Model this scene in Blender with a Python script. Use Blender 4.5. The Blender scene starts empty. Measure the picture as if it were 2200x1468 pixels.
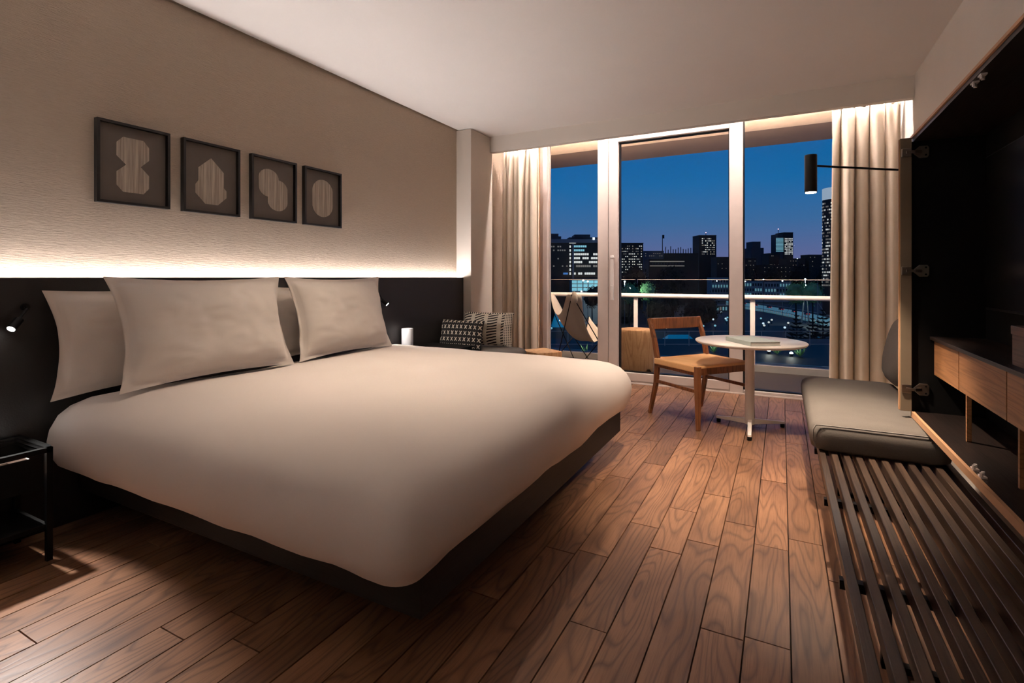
import bpy, math, random
from mathutils import Vector, Matrix, noise as mnoise
R = math.radians
random.seed(7)
S = bpy.context.scene
COL = S.collection

# ------------------------------------------------------------------ camera
cam_d = bpy.data.cameras.new('camera'); cam = bpy.data.objects.new('camera', cam_d); COL.objects.link(cam)
F_PX, HZ, YAW, CAMZ = 1104.0, 596.0, R(27.7), 1.15
cam_d.sensor_width = 36.0; cam_d.lens = 36.0 * F_PX / 2200.0
cam_d.shift_y = -(734.0 - HZ) / 2200.0
cam_d.clip_start = 0.05; cam_d.clip_end = 3000
cam.location = (0, 0, CAMZ); cam.rotation_euler = (R(90), 0, YAW)
S.camera = cam
CY, SY = math.cos(YAW), math.sin(YAW)

# ------------------------------------------------------------------ view
S.view_settings.view_transform = 'Standard'; S.view_settings.look = 'None'
S.view_settings.gamma = 1.0; S.view_settings.use_curve_mapping = False
S.view_settings.exposure = -0.18

# ------------------------------------------------------------------ dusk sky
def lin(r, g, b):
    f = lambda c: (c/255/12.92) if c/255 <= .04045 else ((c/255+.055)/1.055)**2.4
    return (f(r), f(g), f(b), 1)
W = bpy.data.worlds.new('dusk_sky'); S.world = W; W.use_nodes = True
nt = W.node_tree; nt.nodes.clear()
tc = nt.nodes.new('ShaderNodeTexCoord'); sx = nt.nodes.new('ShaderNodeSeparateXYZ')
rp = nt.nodes.new('ShaderNodeValToRGB'); bg = nt.nodes.new('ShaderNodeBackground'); wo = nt.nodes.new('ShaderNodeOutputWorld')
nt.links.new(tc.outputs['Generated'], sx.inputs[0]); nt.links.new(sx.outputs['Z'], rp.inputs[0])
nt.links.new(rp.outputs[0], bg.inputs[0]); nt.links.new(bg.outputs[0], wo.inputs[0])
cr = rp.color_ramp
cr.elements[0].position = 0.0; cr.elements[0].color = lin(106, 106, 146)
cr.elements[1].position = 0.55; cr.elements[1].color = lin(4, 56, 112)
for p, c in ((.04, lin(90, 100, 146)), (.10, lin(58, 102, 152)), (.17, lin(24, 100, 160)), (.28, lin(4, 88, 150))):
    e = cr.elements.new(p); e.color = c
bg.inputs[1].default_value = 1.25

# light levels (for lamps built further down; P_DOWN also drives an added fill)
P_HEAD, P_COVE, P_READ, P_BEDSPOT, P_DOWN, P_BALC = 105.0, 230.0, 165.0, 85.0, 200.0, 75.0
WARM = (1.0, .80, .62); NEUT = (1.0, .92, .88)

# ------------------------------------------------------------------ materials
class NT:
    def __init__(s, name):
        s.m = bpy.data.materials.new(name); s.m.use_nodes = True
        s.t = s.m.node_tree; s.b = s.t.nodes['Principled BSDF']; s.out = s.t.nodes['Material Output']
    def n(s, typ, **kw):
        nd = s.t.nodes.new(typ)
        for k, v in kw.items(): setattr(nd, k, v)
        return nd
    def l(s, a, b): s.t.links.new(a, b)
    def val(s, node, key, v): node.inputs[key].default_value = v
    def math(s, op, a, b=None, c=None):
        nd = s.n('ShaderNodeMath', operation=op)
        for i, v in enumerate((a, b, c)):
            if v is None: continue
            if isinstance(v, (int, float)): nd.inputs[i].default_value = v
            else: s.l(v, nd.inputs[i])
        return nd.outputs[0]
    def coords(s, scale=(1, 1, 1), rnd=0.0):
        tc = s.n('ShaderNodeTexCoord'); mp = s.n('ShaderNodeMapping'); mp.inputs['Scale'].default_value = scale
        v = tc.outputs['Object']
        if rnd:
            oi = s.n('ShaderNodeObjectInfo'); c = s.n('ShaderNodeCombineXYZ')
            q = s.math('MULTIPLY', oi.outputs['Random'], rnd); s.l(q, c.inputs[0]); s.l(s.math('MULTIPLY', q, 1.7), c.inputs[1]); s.l(q, c.inputs[2])
            va = s.n('ShaderNodeVectorMath', operation='ADD'); s.l(v, va.inputs[0]); s.l(c.outputs[0], va.inputs[1]); v = va.outputs[0]
        s.l(v, mp.inputs[0]); return mp.outputs[0]
    def noise(s, vec, scale=5, detail=3, rough=.5):
        nd = s.n('ShaderNodeTexNoise'); s.l(vec, nd.inputs['Vector'])
        nd.inputs['Scale'].default_value = scale; nd.inputs['Detail'].default_value = detail; nd.inputs['Roughness'].default_value = rough
        return nd.outputs['Fac']
    def ramp(s, fac, stops):
        nd = s.n('ShaderNodeValToRGB'); s.l(fac, nd.inputs[0]); e = nd.color_ramp.elements
        e[0].position, e[0].color = stops[0]; e[1].position, e[1].color = stops[-1]
        for p, c in stops[1:-1]:
            q = e.new(p); q.color = c
        return nd.outputs[0]
    def mix(s, fac, a, b, blend='MIX'):
        nd = s.n('ShaderNodeMix', data_type='RGBA', blend_type=blend)
        for k, v in ((0, fac), (6, a), (7, b)):
            if isinstance(v, (int, float)): nd.inputs[k].default_value = v
            elif isinstance(v, tuple): nd.inputs[k].default_value = v
            else: s.l(v, nd.inputs[k])
        return nd.outputs[2]
    def bump(s, h, strength=.2, dist=.01):
        nd = s.n('ShaderNodeBump'); nd.inputs['Strength'].default_value = strength; nd.inputs['Distance'].default_value = dist
        s.l(h, nd.inputs['Height']); s.l(nd.outputs[0], s.b.inputs['Normal'])

def plain(name, rgb, rough=.5, metal=0, var=.06, vs=12, bump=0, spec=.5):
    m = NT(name); c = lin(*rgb); v = m.coords()
    nz = m.noise(v, vs, 4)
    d = tuple(x*(1-var) for x in c[:3])+(1,); l_ = tuple(min(1, x*(1+var)) for x in c[:3])+(1,)
    m.l(m.ramp(nz, [(.3, d), (.7, l_)]), m.b.inputs['Base Color'])
    m.b.inputs['Roughness'].default_value = rough; m.b.inputs['Metallic'].default_value = metal
    m.b.inputs['Specular IOR Level'].default_value = spec
    if bump: m.bump(m.noise(v, vs*6, 3), bump, .004)
    return m.m
def emit(name, rgb, strength):
    m = NT(name); m.b.inputs['Base Color'].default_value = lin(*rgb)
    m.b.inputs['Emission Color'].default_value = lin(*rgb); m.b.inputs['Emission Strength'].default_value = strength
    return m.m
def fabric(name, rgb, weave=260, bump=.12, var=.07, rough=.9, scale=(1, 1, 1)):
    m = NT(name); c = lin(*rgb); v = m.coords(scale)
    nz = m.noise(v, weave, 2); big = m.noise(v, 4, 3)
    d = tuple(x*(1-var) for x in c[:3])+(1,); l_ = tuple(min(1, x*(1+var)) for x in c[:3])+(1,)
    col = m.mix(.5, m.ramp(nz, [(.3, d), (.7, l_)]), m.ramp(big, [(.3, d), (.7, l_)]))
    m.l(col, m.b.inputs['Base Color']); m.b.inputs['Roughness'].default_value = rough
    m.b.inputs['Specular IOR Level'].default_value = .2
    m.bump(nz, bump, .003)
    return m.m
def wood(name, dark, light, gdark, rings=9.0, stretch=(7, .8, 7), rough=.42, rnd=40.0, tint=.3, bump=.15, axis=None):
    """contour-line grain along local Y"""
    m = NT(name); v = m.coords(stretch, rnd)
    base = m.noise(v, .9, 2, .45)
    w = m.math('FRACT', m.math('MULTIPLY', base, rings*2))
    tri = m.math('ABSOLUTE', m.math('SUBTRACT', w, .5))
    line = m.ramp(tri, [(0.0, (1, 1, 1, 1)), (.06, (.7, .7, .7, 1)), (.24, (0, 0, 0, 1))])
    v2 = m.coords((stretch[0]*14, stretch[1]*3.0, stretch[2]*14), rnd)
    pore = m.noise(v2, 2.2, 4, .65)
    v3 = m.coords((1.2, .7, 1.2), rnd); blot = m.noise(v3, 3, 3)
    bc = m.mix(m.ramp(blot, [(.35, (0, 0, 0, 1)), (.65, (1, 1, 1, 1))]), lin(*dark), lin(*light))
    bc = m.mix(m.math('MULTIPLY', m.ramp(pore, [(.48, (0, 0, 0, 1)), (.72, (1, 1, 1, 1))]), .45), bc, lin(*gdark))
    bc = m.mix(m.math('MULTIPLY', line, .62), bc, lin(*gdark))
    oi = m.n('ShaderNodeObjectInfo')
    hsv = m.n('ShaderNodeHueSaturation')
    r2 = m.math('FRACT', m.math('MULTIPLY', oi.outputs['Random'], 7.13))
    m.l(m.math('ADD', m.math('MULTIPLY', r2, tint), 1-tint*.5), hsv.inputs['Value'])
    m.l(bc, hsv.inputs['Color']); m.l(hsv.outputs[0], m.b.inputs['Base Color'])
    m.l(m.math('ADD', m.math('MULTIPLY', pore, .2), rough-.08), m.b.inputs['Roughness'])
    m.bump(m.math('ADD', m.math('MULTIPLY', line, -.6), m.math('MULTIPLY', pore, -.6)), bump, .002)
    return m.m

M = {}
M['floor'] = wood('oak_floor', (122, 86, 62), (154, 112, 82), (72, 45, 31), rings=10.0, stretch=(5.0, .85, 5.0), tint=.36, rough=.40)
M['underfloor'] = plain('underfloor', (30, 20, 15), .9)
M['walnut'] = wood('walnut', (70, 46, 32), (98, 66, 46), (38, 24, 17), rings=6, stretch=(14, .8, 14), rough=.45)
M['cabwood'] = wood('cabinet_veneer', (150, 104, 68), (176, 126, 86), (112, 74, 46), rings=5, stretch=(9, .8, 16), rough=.45, tint=.12)
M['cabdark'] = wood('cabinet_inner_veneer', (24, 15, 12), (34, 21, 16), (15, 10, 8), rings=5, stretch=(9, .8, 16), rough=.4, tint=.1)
M['taupe'] = plain('taupe_lacquer', (120, 106, 88), .45)
M['cabedge'] = plain('cabinet_edge', (196, 150, 112), .5)
M['slat'] = wood('smoked_slat', (58, 43, 34), (84, 65, 51), (34, 24, 19), rings=4, stretch=(26, .9, 26), rough=.4, tint=.25)
M['chairwood'] = wood('chair_walnut', (122, 74, 44), (150, 95, 60), (76, 43, 26), rings=4, stretch=(16, 16, 1.2), rough=.4, tint=.1)
M['block'] = wood('pine_block', (196, 152, 106), (220, 178, 130), (160, 112, 70), rings=5, stretch=(7, 7, 1.0), rough=.6, tint=.08)
M['bedwood'] = wood('bed_base_wood', (15, 11, 10), (22, 16, 14), (9, 7, 6), rings=5, stretch=(.9, .9, 12), rough=.6)
M['black'] = plain('black_board', (11, 10, 10), .6, bump=.05, spec=.15)
M['head'] = plain('headboard_leather', (27, 23, 22), .5, bump=.12, vs=30)
M['metal'] = plain('black_metal', (18, 17, 17), .4, .6)
M['steel'] = plain('hinge_steel', (170, 160, 150), .28, 1.0)
M['white'] = plain('white_metal', (236, 228, 222), .35, var=.02)
M['plaster'] = plain('plaster', (226, 218, 208), .85, var=.02, vs=3, bump=.02)
M['ceil'] = plain('ceiling_paint', (232, 226, 220), .9, var=.015, vs=2)
M['column'] = plain('column_paint', (206, 196, 184), .85, var=.02, vs=3)
M['alu'] = plain('frame_aluminium', (214, 200, 192), .42, .0, var=.03)
M['linen'] = fabric('bed_linen', (238, 228, 222), 420, .05, .02)
M['pillow'] = fabric('pillow_linen', (238, 229, 220), 420, .06, .02)
M['greyfab'] = fabric('grey_wool', (106, 100, 94), 300, .25, .16)
M['greyseat'] = fabric('grey_seat', (128, 124, 120), 260, .25, .12)
M['curtain'] = fabric('curtain_linen', (226, 210, 190), 240, .12, .05)
M['canvas'] = fabric('sling_canvas', (206, 194, 178), 220, .2, .06)
M['paper'] = plain('mat_board', (92, 84, 77), .8)
M['print'] = plain('print', (150, 140, 128), .8)
M['frame'] = plain('art_frame', (18, 15, 15), .4)
M['cord'] = fabric('paper_cord', (226, 176, 124), 130, .5, .12, .8, (1, 5, 1))
M['book'] = plain('book_cover', (196, 206, 200), .5, var=.03)
M['pages'] = plain('book_pages', (226, 222, 214), .8)
M['cup'] = plain('ceramic', (240, 240, 240), .3, var=.02)
M['screen'] = plain('tv_screen', (10, 10, 11), .25, var=.02)
M['balcfloor'] = plain('balcony_deck', (58, 50, 48), .7)
M['concrete'] = plain('balcony_concrete', (150, 146, 142), .8, bump=.1)
M['slabpl'] = plain('balcony_plaster', (226, 206, 184), .8)
M['slabbr'] = plain('balcony_panel', (128, 110, 98), .7)
def wallpaper():
    m = NT('woven_wallpaper'); c = lin(206, 188, 168)
    v = m.coords((1, 5, 60)); nz = m.noise(v, 4.5, 5, .65)
    m.l(m.ramp(nz, [(.3, tuple(x*.9 for x in c[:3])+(1,)), (.7, c)]), m.b.inputs['Base Color'])
    m.b.inputs['Roughness'].default_value = .85; m.b.inputs['Specular IOR Level'].default_value = .2
    m.bump(nz, .8, .010); return m.m
M['wallpaper'] = wallpaper()
def glass():
    m = NT('window_glass'); m.t.nodes.remove(m.b)
    tr = m.n('ShaderNodeBsdfTransparent'); gl = m.n('ShaderNodeBsdfGlossy'); mx = m.n('ShaderNodeMixShader')
    gl.inputs['Roughness'].default_value = 0.0; tr.inputs[0].default_value = (.95, .97, .97, 1)
    fr = m.n('ShaderNodeFresnel'); fr.inputs['IOR'].default_value = 1.22
    m.l(fr.outputs[0], mx.inputs[0])
    m.l(tr.outputs[0], mx.inputs[1]); m.l(gl.outputs[0], mx.inputs[2]); m.l(mx.outputs[0], m.out.inputs[0]); return m.m
M['glass'] = glass()
def mudcloth():
    m = NT('mudcloth'); tcn = m.n('ShaderNodeTexCoord'); sp = m.n('ShaderNodeSeparateXYZ'); m.l(tcn.outputs['Object'], sp.inputs[0])
    fx = m.math('SUBTRACT', m.math('FRACT', m.math('MULTIPLY', sp.outputs[0], 22)), .5)
    rowf = m.math('MULTIPLY', sp.outputs[2], 17)
    fy = m.math('SUBTRACT', m.math('FRACT', rowf), .5)
    dx = m.math('MULTIPLY', m.math('ABSOLUTE', fx), 1.2); dy = m.math('ABSOLUTE', fy)
    d = m.math('ABSOLUTE', m.math('SUBTRACT', dx, dy))
    x = m.math('MULTIPLY', m.math('LESS_THAN', d, .11), m.math('LESS_THAN', dy, .30))
    x = m.math('MULTIPLY', x, m.math('LESS_THAN', dx, .40))
    m.l(m.mix(x, lin(34, 30, 28), lin(226, 214, 194)), m.b.inputs['Base Color'])
    m.b.inputs['Roughness'].default_value = .9; return m.m
M['mud'] = mudcloth()
def stripes():
    m = NT('striped_cloth'); tcn = m.n('ShaderNodeTexCoord'); sp = m.n('ShaderNodeSeparateXYZ'); m.l(tcn.outputs['Object'], sp.inputs[0])
    X, Z = sp.outputs[0], sp.outputs[2]
    # diagonal band above, horizontal ladder bars below, dotted border
    wob = m.math('MULTIPLY', m.noise(m.coords(), 6, 2), .04)
    dg = m.math('LESS_THAN', m.math('FRACT', m.math('MULTIPLY', m.math('ADD', m.math('ADD', X, m.math('MULTIPLY', Z, .5)), wob), 40)), .42)
    hz = m.math('LESS_THAN', m.math('FRACT', m.math('MULTIPLY', m.math('ADD', Z, m.math('ADD', wob, m.math('MULTIPLY', X, -.25))), 38)), .45)
    col1 = m.math('LESS_THAN', m.math('FRACT', m.math('MULTIPLY', m.math('ADD', X, .27), 7)), .72)
    lad = m.math('MULTIPLY', hz, col1)
    top = m.math('GREATER_THAN', Z, .31)
    a = m.math('ADD', m.math('MULTIPLY', top, dg), m.math('MULTIPLY', m.math('SUBTRACT', 1.0, top), lad))
    cx = m.math('SUBTRACT', m.math('FRACT', m.math('MULTIPLY', X, 62)), .5); cz = m.math('SUBTRACT', m.math('FRACT', m.math('MULTIPLY', Z, 62)), .5)
    dot = m.math('LESS_THAN', m.math('ADD', m.math('ABSOLUTE', cx), m.math('ABSOLUTE', cz)), .36)
    bord = m.math('MAXIMUM', m.math('GREATER_THAN', X, .185), m.math('GREATER_THAN', Z, .40))
    f = m.math('ADD', m.math('MULTIPLY', bord, dot), m.math('MULTIPLY', m.math('SUBTRACT', 1.0, bord), a))
    m.l(m.mix(f, lin(232, 220, 202), lin(36, 30, 28)), m.b.inputs['Base Color'])
    m.b.inputs['Roughness'].default_value = .9; return m.m
M['stripe'] = stripes()
def printlines():
    m = NT('line_print'); tcn = m.n('ShaderNodeTexCoord'); sp = m.n('ShaderNodeSeparateXYZ'); m.l(tcn.outputs['Object'], sp.inputs[0])
    c = m.n('ShaderNodeCombineXYZ'); m.l(m.math('MULTIPLY', sp.outputs[1], 90), c.inputs[1]); m.l(m.math('MULTIPLY', sp.outputs[2], 3), c.inputs[2])
    nz = m.noise(c.outputs[0], 1.0, 3, .6)
    m.l(m.ramp(nz, [(.3, lin(128, 116, 104)), (.7, lin(196, 184, 168))]), m.b.inputs['Base Color'])
    m.b.inputs['Roughness'].default_value = .8; return m.m
M['lines'] = printlines()

# ------------------------------------------------------------------ mesh builder
WL = {}
class MB:
    def __init__(s): s.v = []; s.f = []
    def add(s, vs, fs):
        o = len(s.v); s.v += [tuple(p) for p in vs]; s.f += [tuple(i+o for i in q) for q in fs]; return s
    def box(s, x0, x1, y0, y1, z0, z1):
        vs = [(x, y, z) for z in (z0, z1) for y in (y0, y1) for x in (x0, x1)]
        return s.add(vs, [(0, 2, 3, 1), (4, 5, 7, 6), (0, 1, 5, 4), (2, 6, 7, 3), (0, 4, 6, 2), (1, 3, 7, 5)])
    def bar(s, p, q, w, h, up=(0, 0, 1), w2=None, h2=None):
        """rectangular bar from p to q; w across, h along up; optional taper"""
        p, q = Vector(p), Vector(q); d = (q-p).normalized(); u = Vector(up); a = d.cross(u)
        if a.length < 1e-4: a = d.cross(Vector((1, 0, 0)))
        a.normalize(); b = a.cross(d).normalized(); w2 = w2 or w; h2 = h2 or h
        vs = [p+a*i*w/2+b*j*h/2 for j in (-1, 1) for i in (-1, 1)] + [q+a*i*w2/2+b*j*h2/2 for j in (-1, 1) for i in (-1, 1)]
        return s.add(vs, [(0, 1, 3, 2), (4, 6, 7, 5), (0, 4, 5, 1), (2, 3, 7, 6), (0, 2, 6, 4), (1, 5, 7, 3)])
    def tube(s, pts, r, n=8, caps=True):
        pts = [Vector(p) for p in pts]; rs = r if isinstance(r, (list, tuple)) else [r]*len(pts)
        o = len(s.v); prev = None
        for i, p in enumerate(pts):
            d = (pts[min(i+1, len(pts)-1)] - pts[max(i-1, 0)]).normalized()
            a = d.orthogonal().normalized() if prev is None else (prev - d*prev.dot(d)).normalized()
            prev = a; b = d.cross(a)
            s.v += [tuple(p + (a*math.cos(2*math.pi*k/n) + b*math.sin(2*math.pi*k/n))*rs[i]) for k in range(n)]
        for i in range(len(pts)-1):
            for k in range(n):
                s.f.append((o+i*n+k, o+i*n+(k+1) % n, o+(i+1)*n+(k+1) % n, o+(i+1)*n+k))
        if caps:
            s.f.append(tuple(o+k for k in range(n))[::-1]); s.f.append(tuple(o+(len(pts)-1)*n+k for k in range(n)))
        return s
    def lathe(s, prof, c=(0, 0, 0), n=32):
        """prof: list of (r, z)"""
        o = len(s.v)
        for r, z in prof:
            s.v += [(c[0]+r*math.cos(2*math.pi*k/n), c[1]+r*math.sin(2*math.pi*k/n), c[2]+z) for k in range(n)]
        for i in range(len(prof)-1):
            for k in range(n):
                s.f.append((o+i*n+k, o+i*n+(k+1) % n, o+(i+1)*n+(k+1) % n, o+(i+1)*n+k))
        s.f.append(tuple(o+k for k in range(n))[::-1]); s.f.append(tuple(o+(len(prof)-1)*n+k for k in range(n)))
        return s
    def grid(s, fn, nu, nv, closed_u=False):
        o = len(s.v)
        for j in range(nv+1):
            for i in range(nu+1): s.v.append(tuple(fn(i/nu, j/nv)))
        for j in range(nv):
            for i in range(nu):
                a = o+j*(nu+1)+i; s.f.append((a, a+1, a+nu+2, a+nu+1))
        return s
    def prism(s, poly, ax, c0, c1):
        """poly 2-D list extruded along axis ax from c0 to c1"""
        n = len(poly)
        def mk(p, c):
            return {0: (c, p[0], p[1]), 1: (p[0], c, p[1]), 2: (p[0], p[1], c)}[ax]
        vs = [mk(p, c0) for p in poly] + [mk(p, c1) for p in poly]
        fs = [tuple(range(n))[::-1], tuple(range(n, 2*n))] + [(i, (i+1) % n, n+(i+1) % n, n+i) for i in range(n)]
        return s.add(vs, fs)
    def puffy(s, x0, x1, y0, y1, prof, cr=.08, nseg=6, puff=0.0, ninner=7, wob=None, nside=16, cap=True):
        """stack of rounded-rectangle rings; prof: list of (inset, z) bottom -> top; closed with inner rings"""
        def ring(ins, z, k=None):
            a0, a1, b0, b1 = x0+ins, x1-ins, y0+ins, y1-ins
            r = max(.004, min(cr, (a1-a0)/2-.001, (b1-b0)/2-.001) - min(ins*.35, cr*.7)); r = max(r, .004)
            pts = []
            cs = [(a1-r, b0+r, -90), (a1-r, b1-r, 0), (a0+r, b1-r, 90), (a0+r, b0+r, 180)]
            for ci, (cx, cy, st) in enumerate(cs):
                for q in range(nseg+1):
                    t = R(st + 90*q/nseg); pts.append((cx+r*math.cos(t), cy+r*math.sin(t), z))
                nx, ny, ns = cs[(ci+1) % 4]
                t = R(st+90); p = (cx+r*math.cos(t), cy+r*math.sin(t)); t2 = R(ns); q2 = (nx+r*math.cos(t2), ny+r*math.sin(t2))
                for q in range(1, nside):
                    f = q/nside; pts.append((p[0]+(q2[0]-p[0])*f, p[1]+(q2[1]-p[1])*f, z))
            return pts
        rings = [ring(i, z) for i, z in prof]
        il, zl = prof[-1]; half = min(x1-x0, y1-y0)/2
        for k in range(1, ninner+1):
            f = k/(ninner+.35); ins = il+(half-il)*f
            rings.append(ring(ins, zl+puff*(1-(1-f)**2)))
        n = len(rings[0]); o = len(s.v)
        for rg in rings:
            for p in rg: s.v.append(tuple(wob(*p)) if wob else p)
        for i in range(len(rings)-1):
            for k in range(n):
                s.f.append((o+i*n+k, o+i*n+(k+1) % n, o+(i+1)*n+(k+1) % n, o+(i+1)*n+k))
        if cap: s.f.append(tuple(o+k for k in range(n))[::-1])
        s.f.append(tuple(o+(len(rings)-1)*n+k for k in range(n)))
        return s
    def build(s, name, mat, parent=None, local=False, bevel=0, smooth=None, label=None, cat=None, group=None, kind=None, seg=2, solid=0):
        me = bpy.data.meshes.new(name)
        if parent is not None and not local: off = Vector(WL[parent])
        elif parent is None and not local:
            xs, ys, zs = zip(*s.v); off = Vector(((min(xs)+max(xs))/2, (min(ys)+max(ys))/2, min(zs)))
        else: off = Vector((0, 0, 0))
        me.from_pydata([tuple(Vector(p)-off) for p in s.v], [], s.f); me.update()
        o = bpy.data.objects.new(name, me); COL.objects.link(o)
        if parent is not None: o.parent = parent; WL[o] = WL.get(parent, (0, 0, 0))
        else: o.location = off; WL[o] = tuple(off)
        me.materials.append(M[mat] if isinstance(mat, str) else mat)
        if smooth is not None:
            for p in me.polygons: p.use_smooth = True
            if smooth < 180: me.set_sharp_from_angle(angle=R(smooth))
        if bevel:
            b = o.modifiers.new('edge', 'BEVEL'); b.width = bevel; b.segments = seg; b.limit_method = 'ANGLE'
        if solid:
            q = o.modifiers.new('thick', 'SOLIDIFY'); q.thickness = solid; q.offset = 0
        tag(o, label, cat, group, kind); return o
def tag(o, label=None, cat=None, group=None, kind=None):
    for k, v in (('label', label), ('category', cat), ('group', group), ('kind', kind)):
        if v: o[k] = v
    return o
def thing(name, loc, label, cat, group=None, rz=0):
    o = bpy.data.objects.new(name, None); COL.objects.link(o); o.location = loc; o.rotation_euler = (0, 0, rz)
    o.empty_display_size = .1; WL[o] = tuple(loc); tag(o, label, cat, group); return o
def spot(name, loc, aim, power, size, blend, color, parent=None, rad=.02):
    d = bpy.data.lights.new(name, 'SPOT'); d.energy = power; d.spot_size = R(size); d.spot_blend = blend; d.color = color; d.shadow_soft_size = rad
    o = bpy.data.objects.new(name, d); COL.objects.link(o)
    o.rotation_euler = (Vector(aim)-Vector(loc)).to_track_quat('-Z', 'Y').to_euler()
    if parent is not None: o.parent = parent; o.location = Vector(loc)-Vector(WL[parent])
    else: o.location = loc
    return o

# =================================================================== SETTING
XL, XR, YB, YW, ZC = -3.04, .90, -2.2, 5.60, 2.70
def struct(name, mb, mat, label=None, parent=None, **k):
    o = mb.build(name, mat, parent, **k)
    if parent is None: o['kind'] = 'structure'
    if label: o['label'] = label
    return o
# floor: planks laid one by one
fl = struct('floor', MB().box(XL, XR, YB, YW+.02, -.06, -.017), 'underfloor', 'warm brown oak plank floor with strong cathedral grain')
PW = .131
rows = []
x = .025
while x > XL: x -= PW
known = {(-.63): 2.396, (-.499): 2.64, (-.368): 2.90, (-.237): 1.78, (-.761): 2.05, (-.106): 2.45}
k = 0
while x < XR-.01:
    a, b = max(x, XL+.002), min(x+PW, XR-.002)
    joints = []
    kj = [v for q, v in known.items() if abs(q-x) < .02]
    y = YB
    while y < YW:
        step = random.uniform(.75, 1.55); joints.append((y, min(y+step, YW+.02))); y += step
        if kj and joints[-1][0] < kj[0] < joints[-1][1]:
            joints[-1] = (joints[-1][0], kj[0]); y = kj[0]; kj = []
    for (ya, yb) in joints:
        if yb-ya < .08: continue
        g = .0009; dz = random.uniform(-.0006, .0004); e = .0015
        vs = [(a+g, ya+g, -.016), (b-g, ya+g, -.016), (b-g, yb-g, -.016), (a+g, yb-g, -.016),
              (a+g+e, ya+g+e, dz), (b-g-e, ya+g+e, dz), (b-g-e, yb-g-e, dz), (a+g+e, yb-g-e, dz)]
        mb = MB().add(vs, [(0, 3, 2, 1), (4, 5, 6, 7), (0, 1, 5, 4), (1, 2, 6, 5), (2, 3, 7, 6), (3, 0, 4, 7)])
        cx, cy = (a+b)/2, (ya+yb)/2
        me = bpy.data.meshes.new('plank'); me.from_pydata([(p[0]-cx, p[1]-cy, p[2]) for p in mb.v], [], mb.f)
        me.materials.append(M['floor']); o = bpy.data.objects.new('plank', me); COL.objects.link(o); o.parent = fl
        o.location = Vector((cx, cy, 0)) - Vector(WL[fl])
    x += PW
# ceiling with a shadow gap along the headboard wall
struct('ceiling', MB().box(XL+.02, XR, YB, 4.96, ZC, ZC+.03).box(XL-.1, XR+.1, YB-.1, YW+.06, 2.96, 3.02), 'ceil', 'smooth off white ceiling with a thin shadow gap')
struct('wall_left', MB().box(XL-.1, XL, YB, YW+.1, -.06, 2.98), 'wallpaper', 'beige woven-texture wallpaper wall behind the bed')
struct('wall_right', MB().box(XR, XR+.1, YB, YW+.1, -.06, 2.98), 'plaster', 'plain off white wall behind the wall cabinet')
struct('wall_back', MB().box(XL-.1, XR+.1, YB-.1, YB, -.06, 2.98), 'plaster', 'plain off white wall of the entrance side')
struct('trim_1', MB().box(XL, -2.86, 4.53, 4.97, 0, 2.695), 'column', 'painted corner column beside the left curtain')
struct('trim_2', MB().box(-2.86, XR, 4.92, 4.99, 2.53, 2.96), 'plaster', 'off white ceiling beam hiding the curtain rail', bevel=.003)

# window wall -------------------------------------------------------
win = thing('window_1', (-1.1, YW, 0), 'floor to ceiling window with pale aluminium frame, glazed door and two fixed panes', 'window'); win['kind'] = 'structure'; del win['category']
y0, y1 = YW-.05, YW+.05
def fr(name, *b, m='alu'): return MB().box(*b).build(name, m, win, bevel=.004)
fr('jamb', -3.04, -2.44, y0+.02, y1, 0, 2.96); fr('jamb', .72, XR, y0, y1, 0, 2.96)
fr('jamb_lining', -2.60, -2.545, y0-.10, y0+.02, 0, 2.80, m='block')
fr('frame_edge', -2.50, -2.44, y0-.015, y0+.02, .16, 2.80)
fr('post', -1.823, -1.70, y0-.02, y1, 0, 2.96); fr('post', -.463, -.339, y0-.02, y1, 0, 2.96)
fr('head_rail', -2.44, -1.823, y0, y1, 2.86, 2.96); fr('head_rail', -.339, .72, y0, y1, 2.86, 2.96)
fr('sill', -2.44, -1.823, y0, y1, 0, .20); fr('sill', -1.70, -.463, y0-.02, y1, -.01, .028); fr('sill', -.339, .72, y0-.01, y1, -.01, .036)
fr('threshold', -2.86, .72, y0-.035, y0-.021, -.01, .012)
for nm, a, b, c, d in (('pane', -2.44, -1.823, .20, 2.86), ('pane', -.339, .72, .036, 2.86)):
    MB().box(a, b, YW-.004, YW+.004, c, d).build('pane', 'glass', win)
    g = .012; f = MB()
    for q in ((a, a+g, c, d), (b-g, b, c, d), (a, b, c, c+g), (a, b, d-g, d)): f.box(q[0], q[1], YW-.02, YW+.02, q[2], q[3])
    f.build('gasket', 'metal' if a > -1 else 'alu', win)
fr('gap_shade', -1.70, -1.694, y0-.012, y1-.02, .03, 2.93, m='metal')  # dark strip standing in for the shade between post and leaf
dl = fr('door_leaf', -1.694, -1.588, y0-.03, y1-.02, .03, 2.93)
MB().box(-1.588, -.463, y0-.03, y1-.02, 2.635, 2.93).build('rail', 'alu', dl, bevel=.004)
MB().box(-1.588, -.463, y0-.03, y1-.02, .03, .115).build('rail', 'alu', dl, bevel=.004)
MB().box(-1.588, -.463, YW-.004, YW+.004, .115, 2.635).build('pane', 'glass', dl)
f = MB(); g = .010
for q in ((-1.588, -1.588+g, .115, 2.635), (-.463-g, -.463, .115, 2.635), (-1.588, -.463, .115, .115+g), (-1.588, -.463, 2.635-g, 2.635)): f.box(q[0], q[1], YW-.035, YW+.02, q[2], q[3])
f.build('gasket', 'metal', dl)
hd = MB().box(-1.672, -1.630, y0-.055, y0-.03, .98, 1.39).build('handle', 'white', dl, bevel=.006)
MB().box(-1.662, -1.638, y0-.09, y0-.055, 1.03, 1.055).box(-1.650, -1.616, y0-.12, y0-.085, .90, 1.06).build('lever', 'white', hd, bevel=.005)
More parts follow.
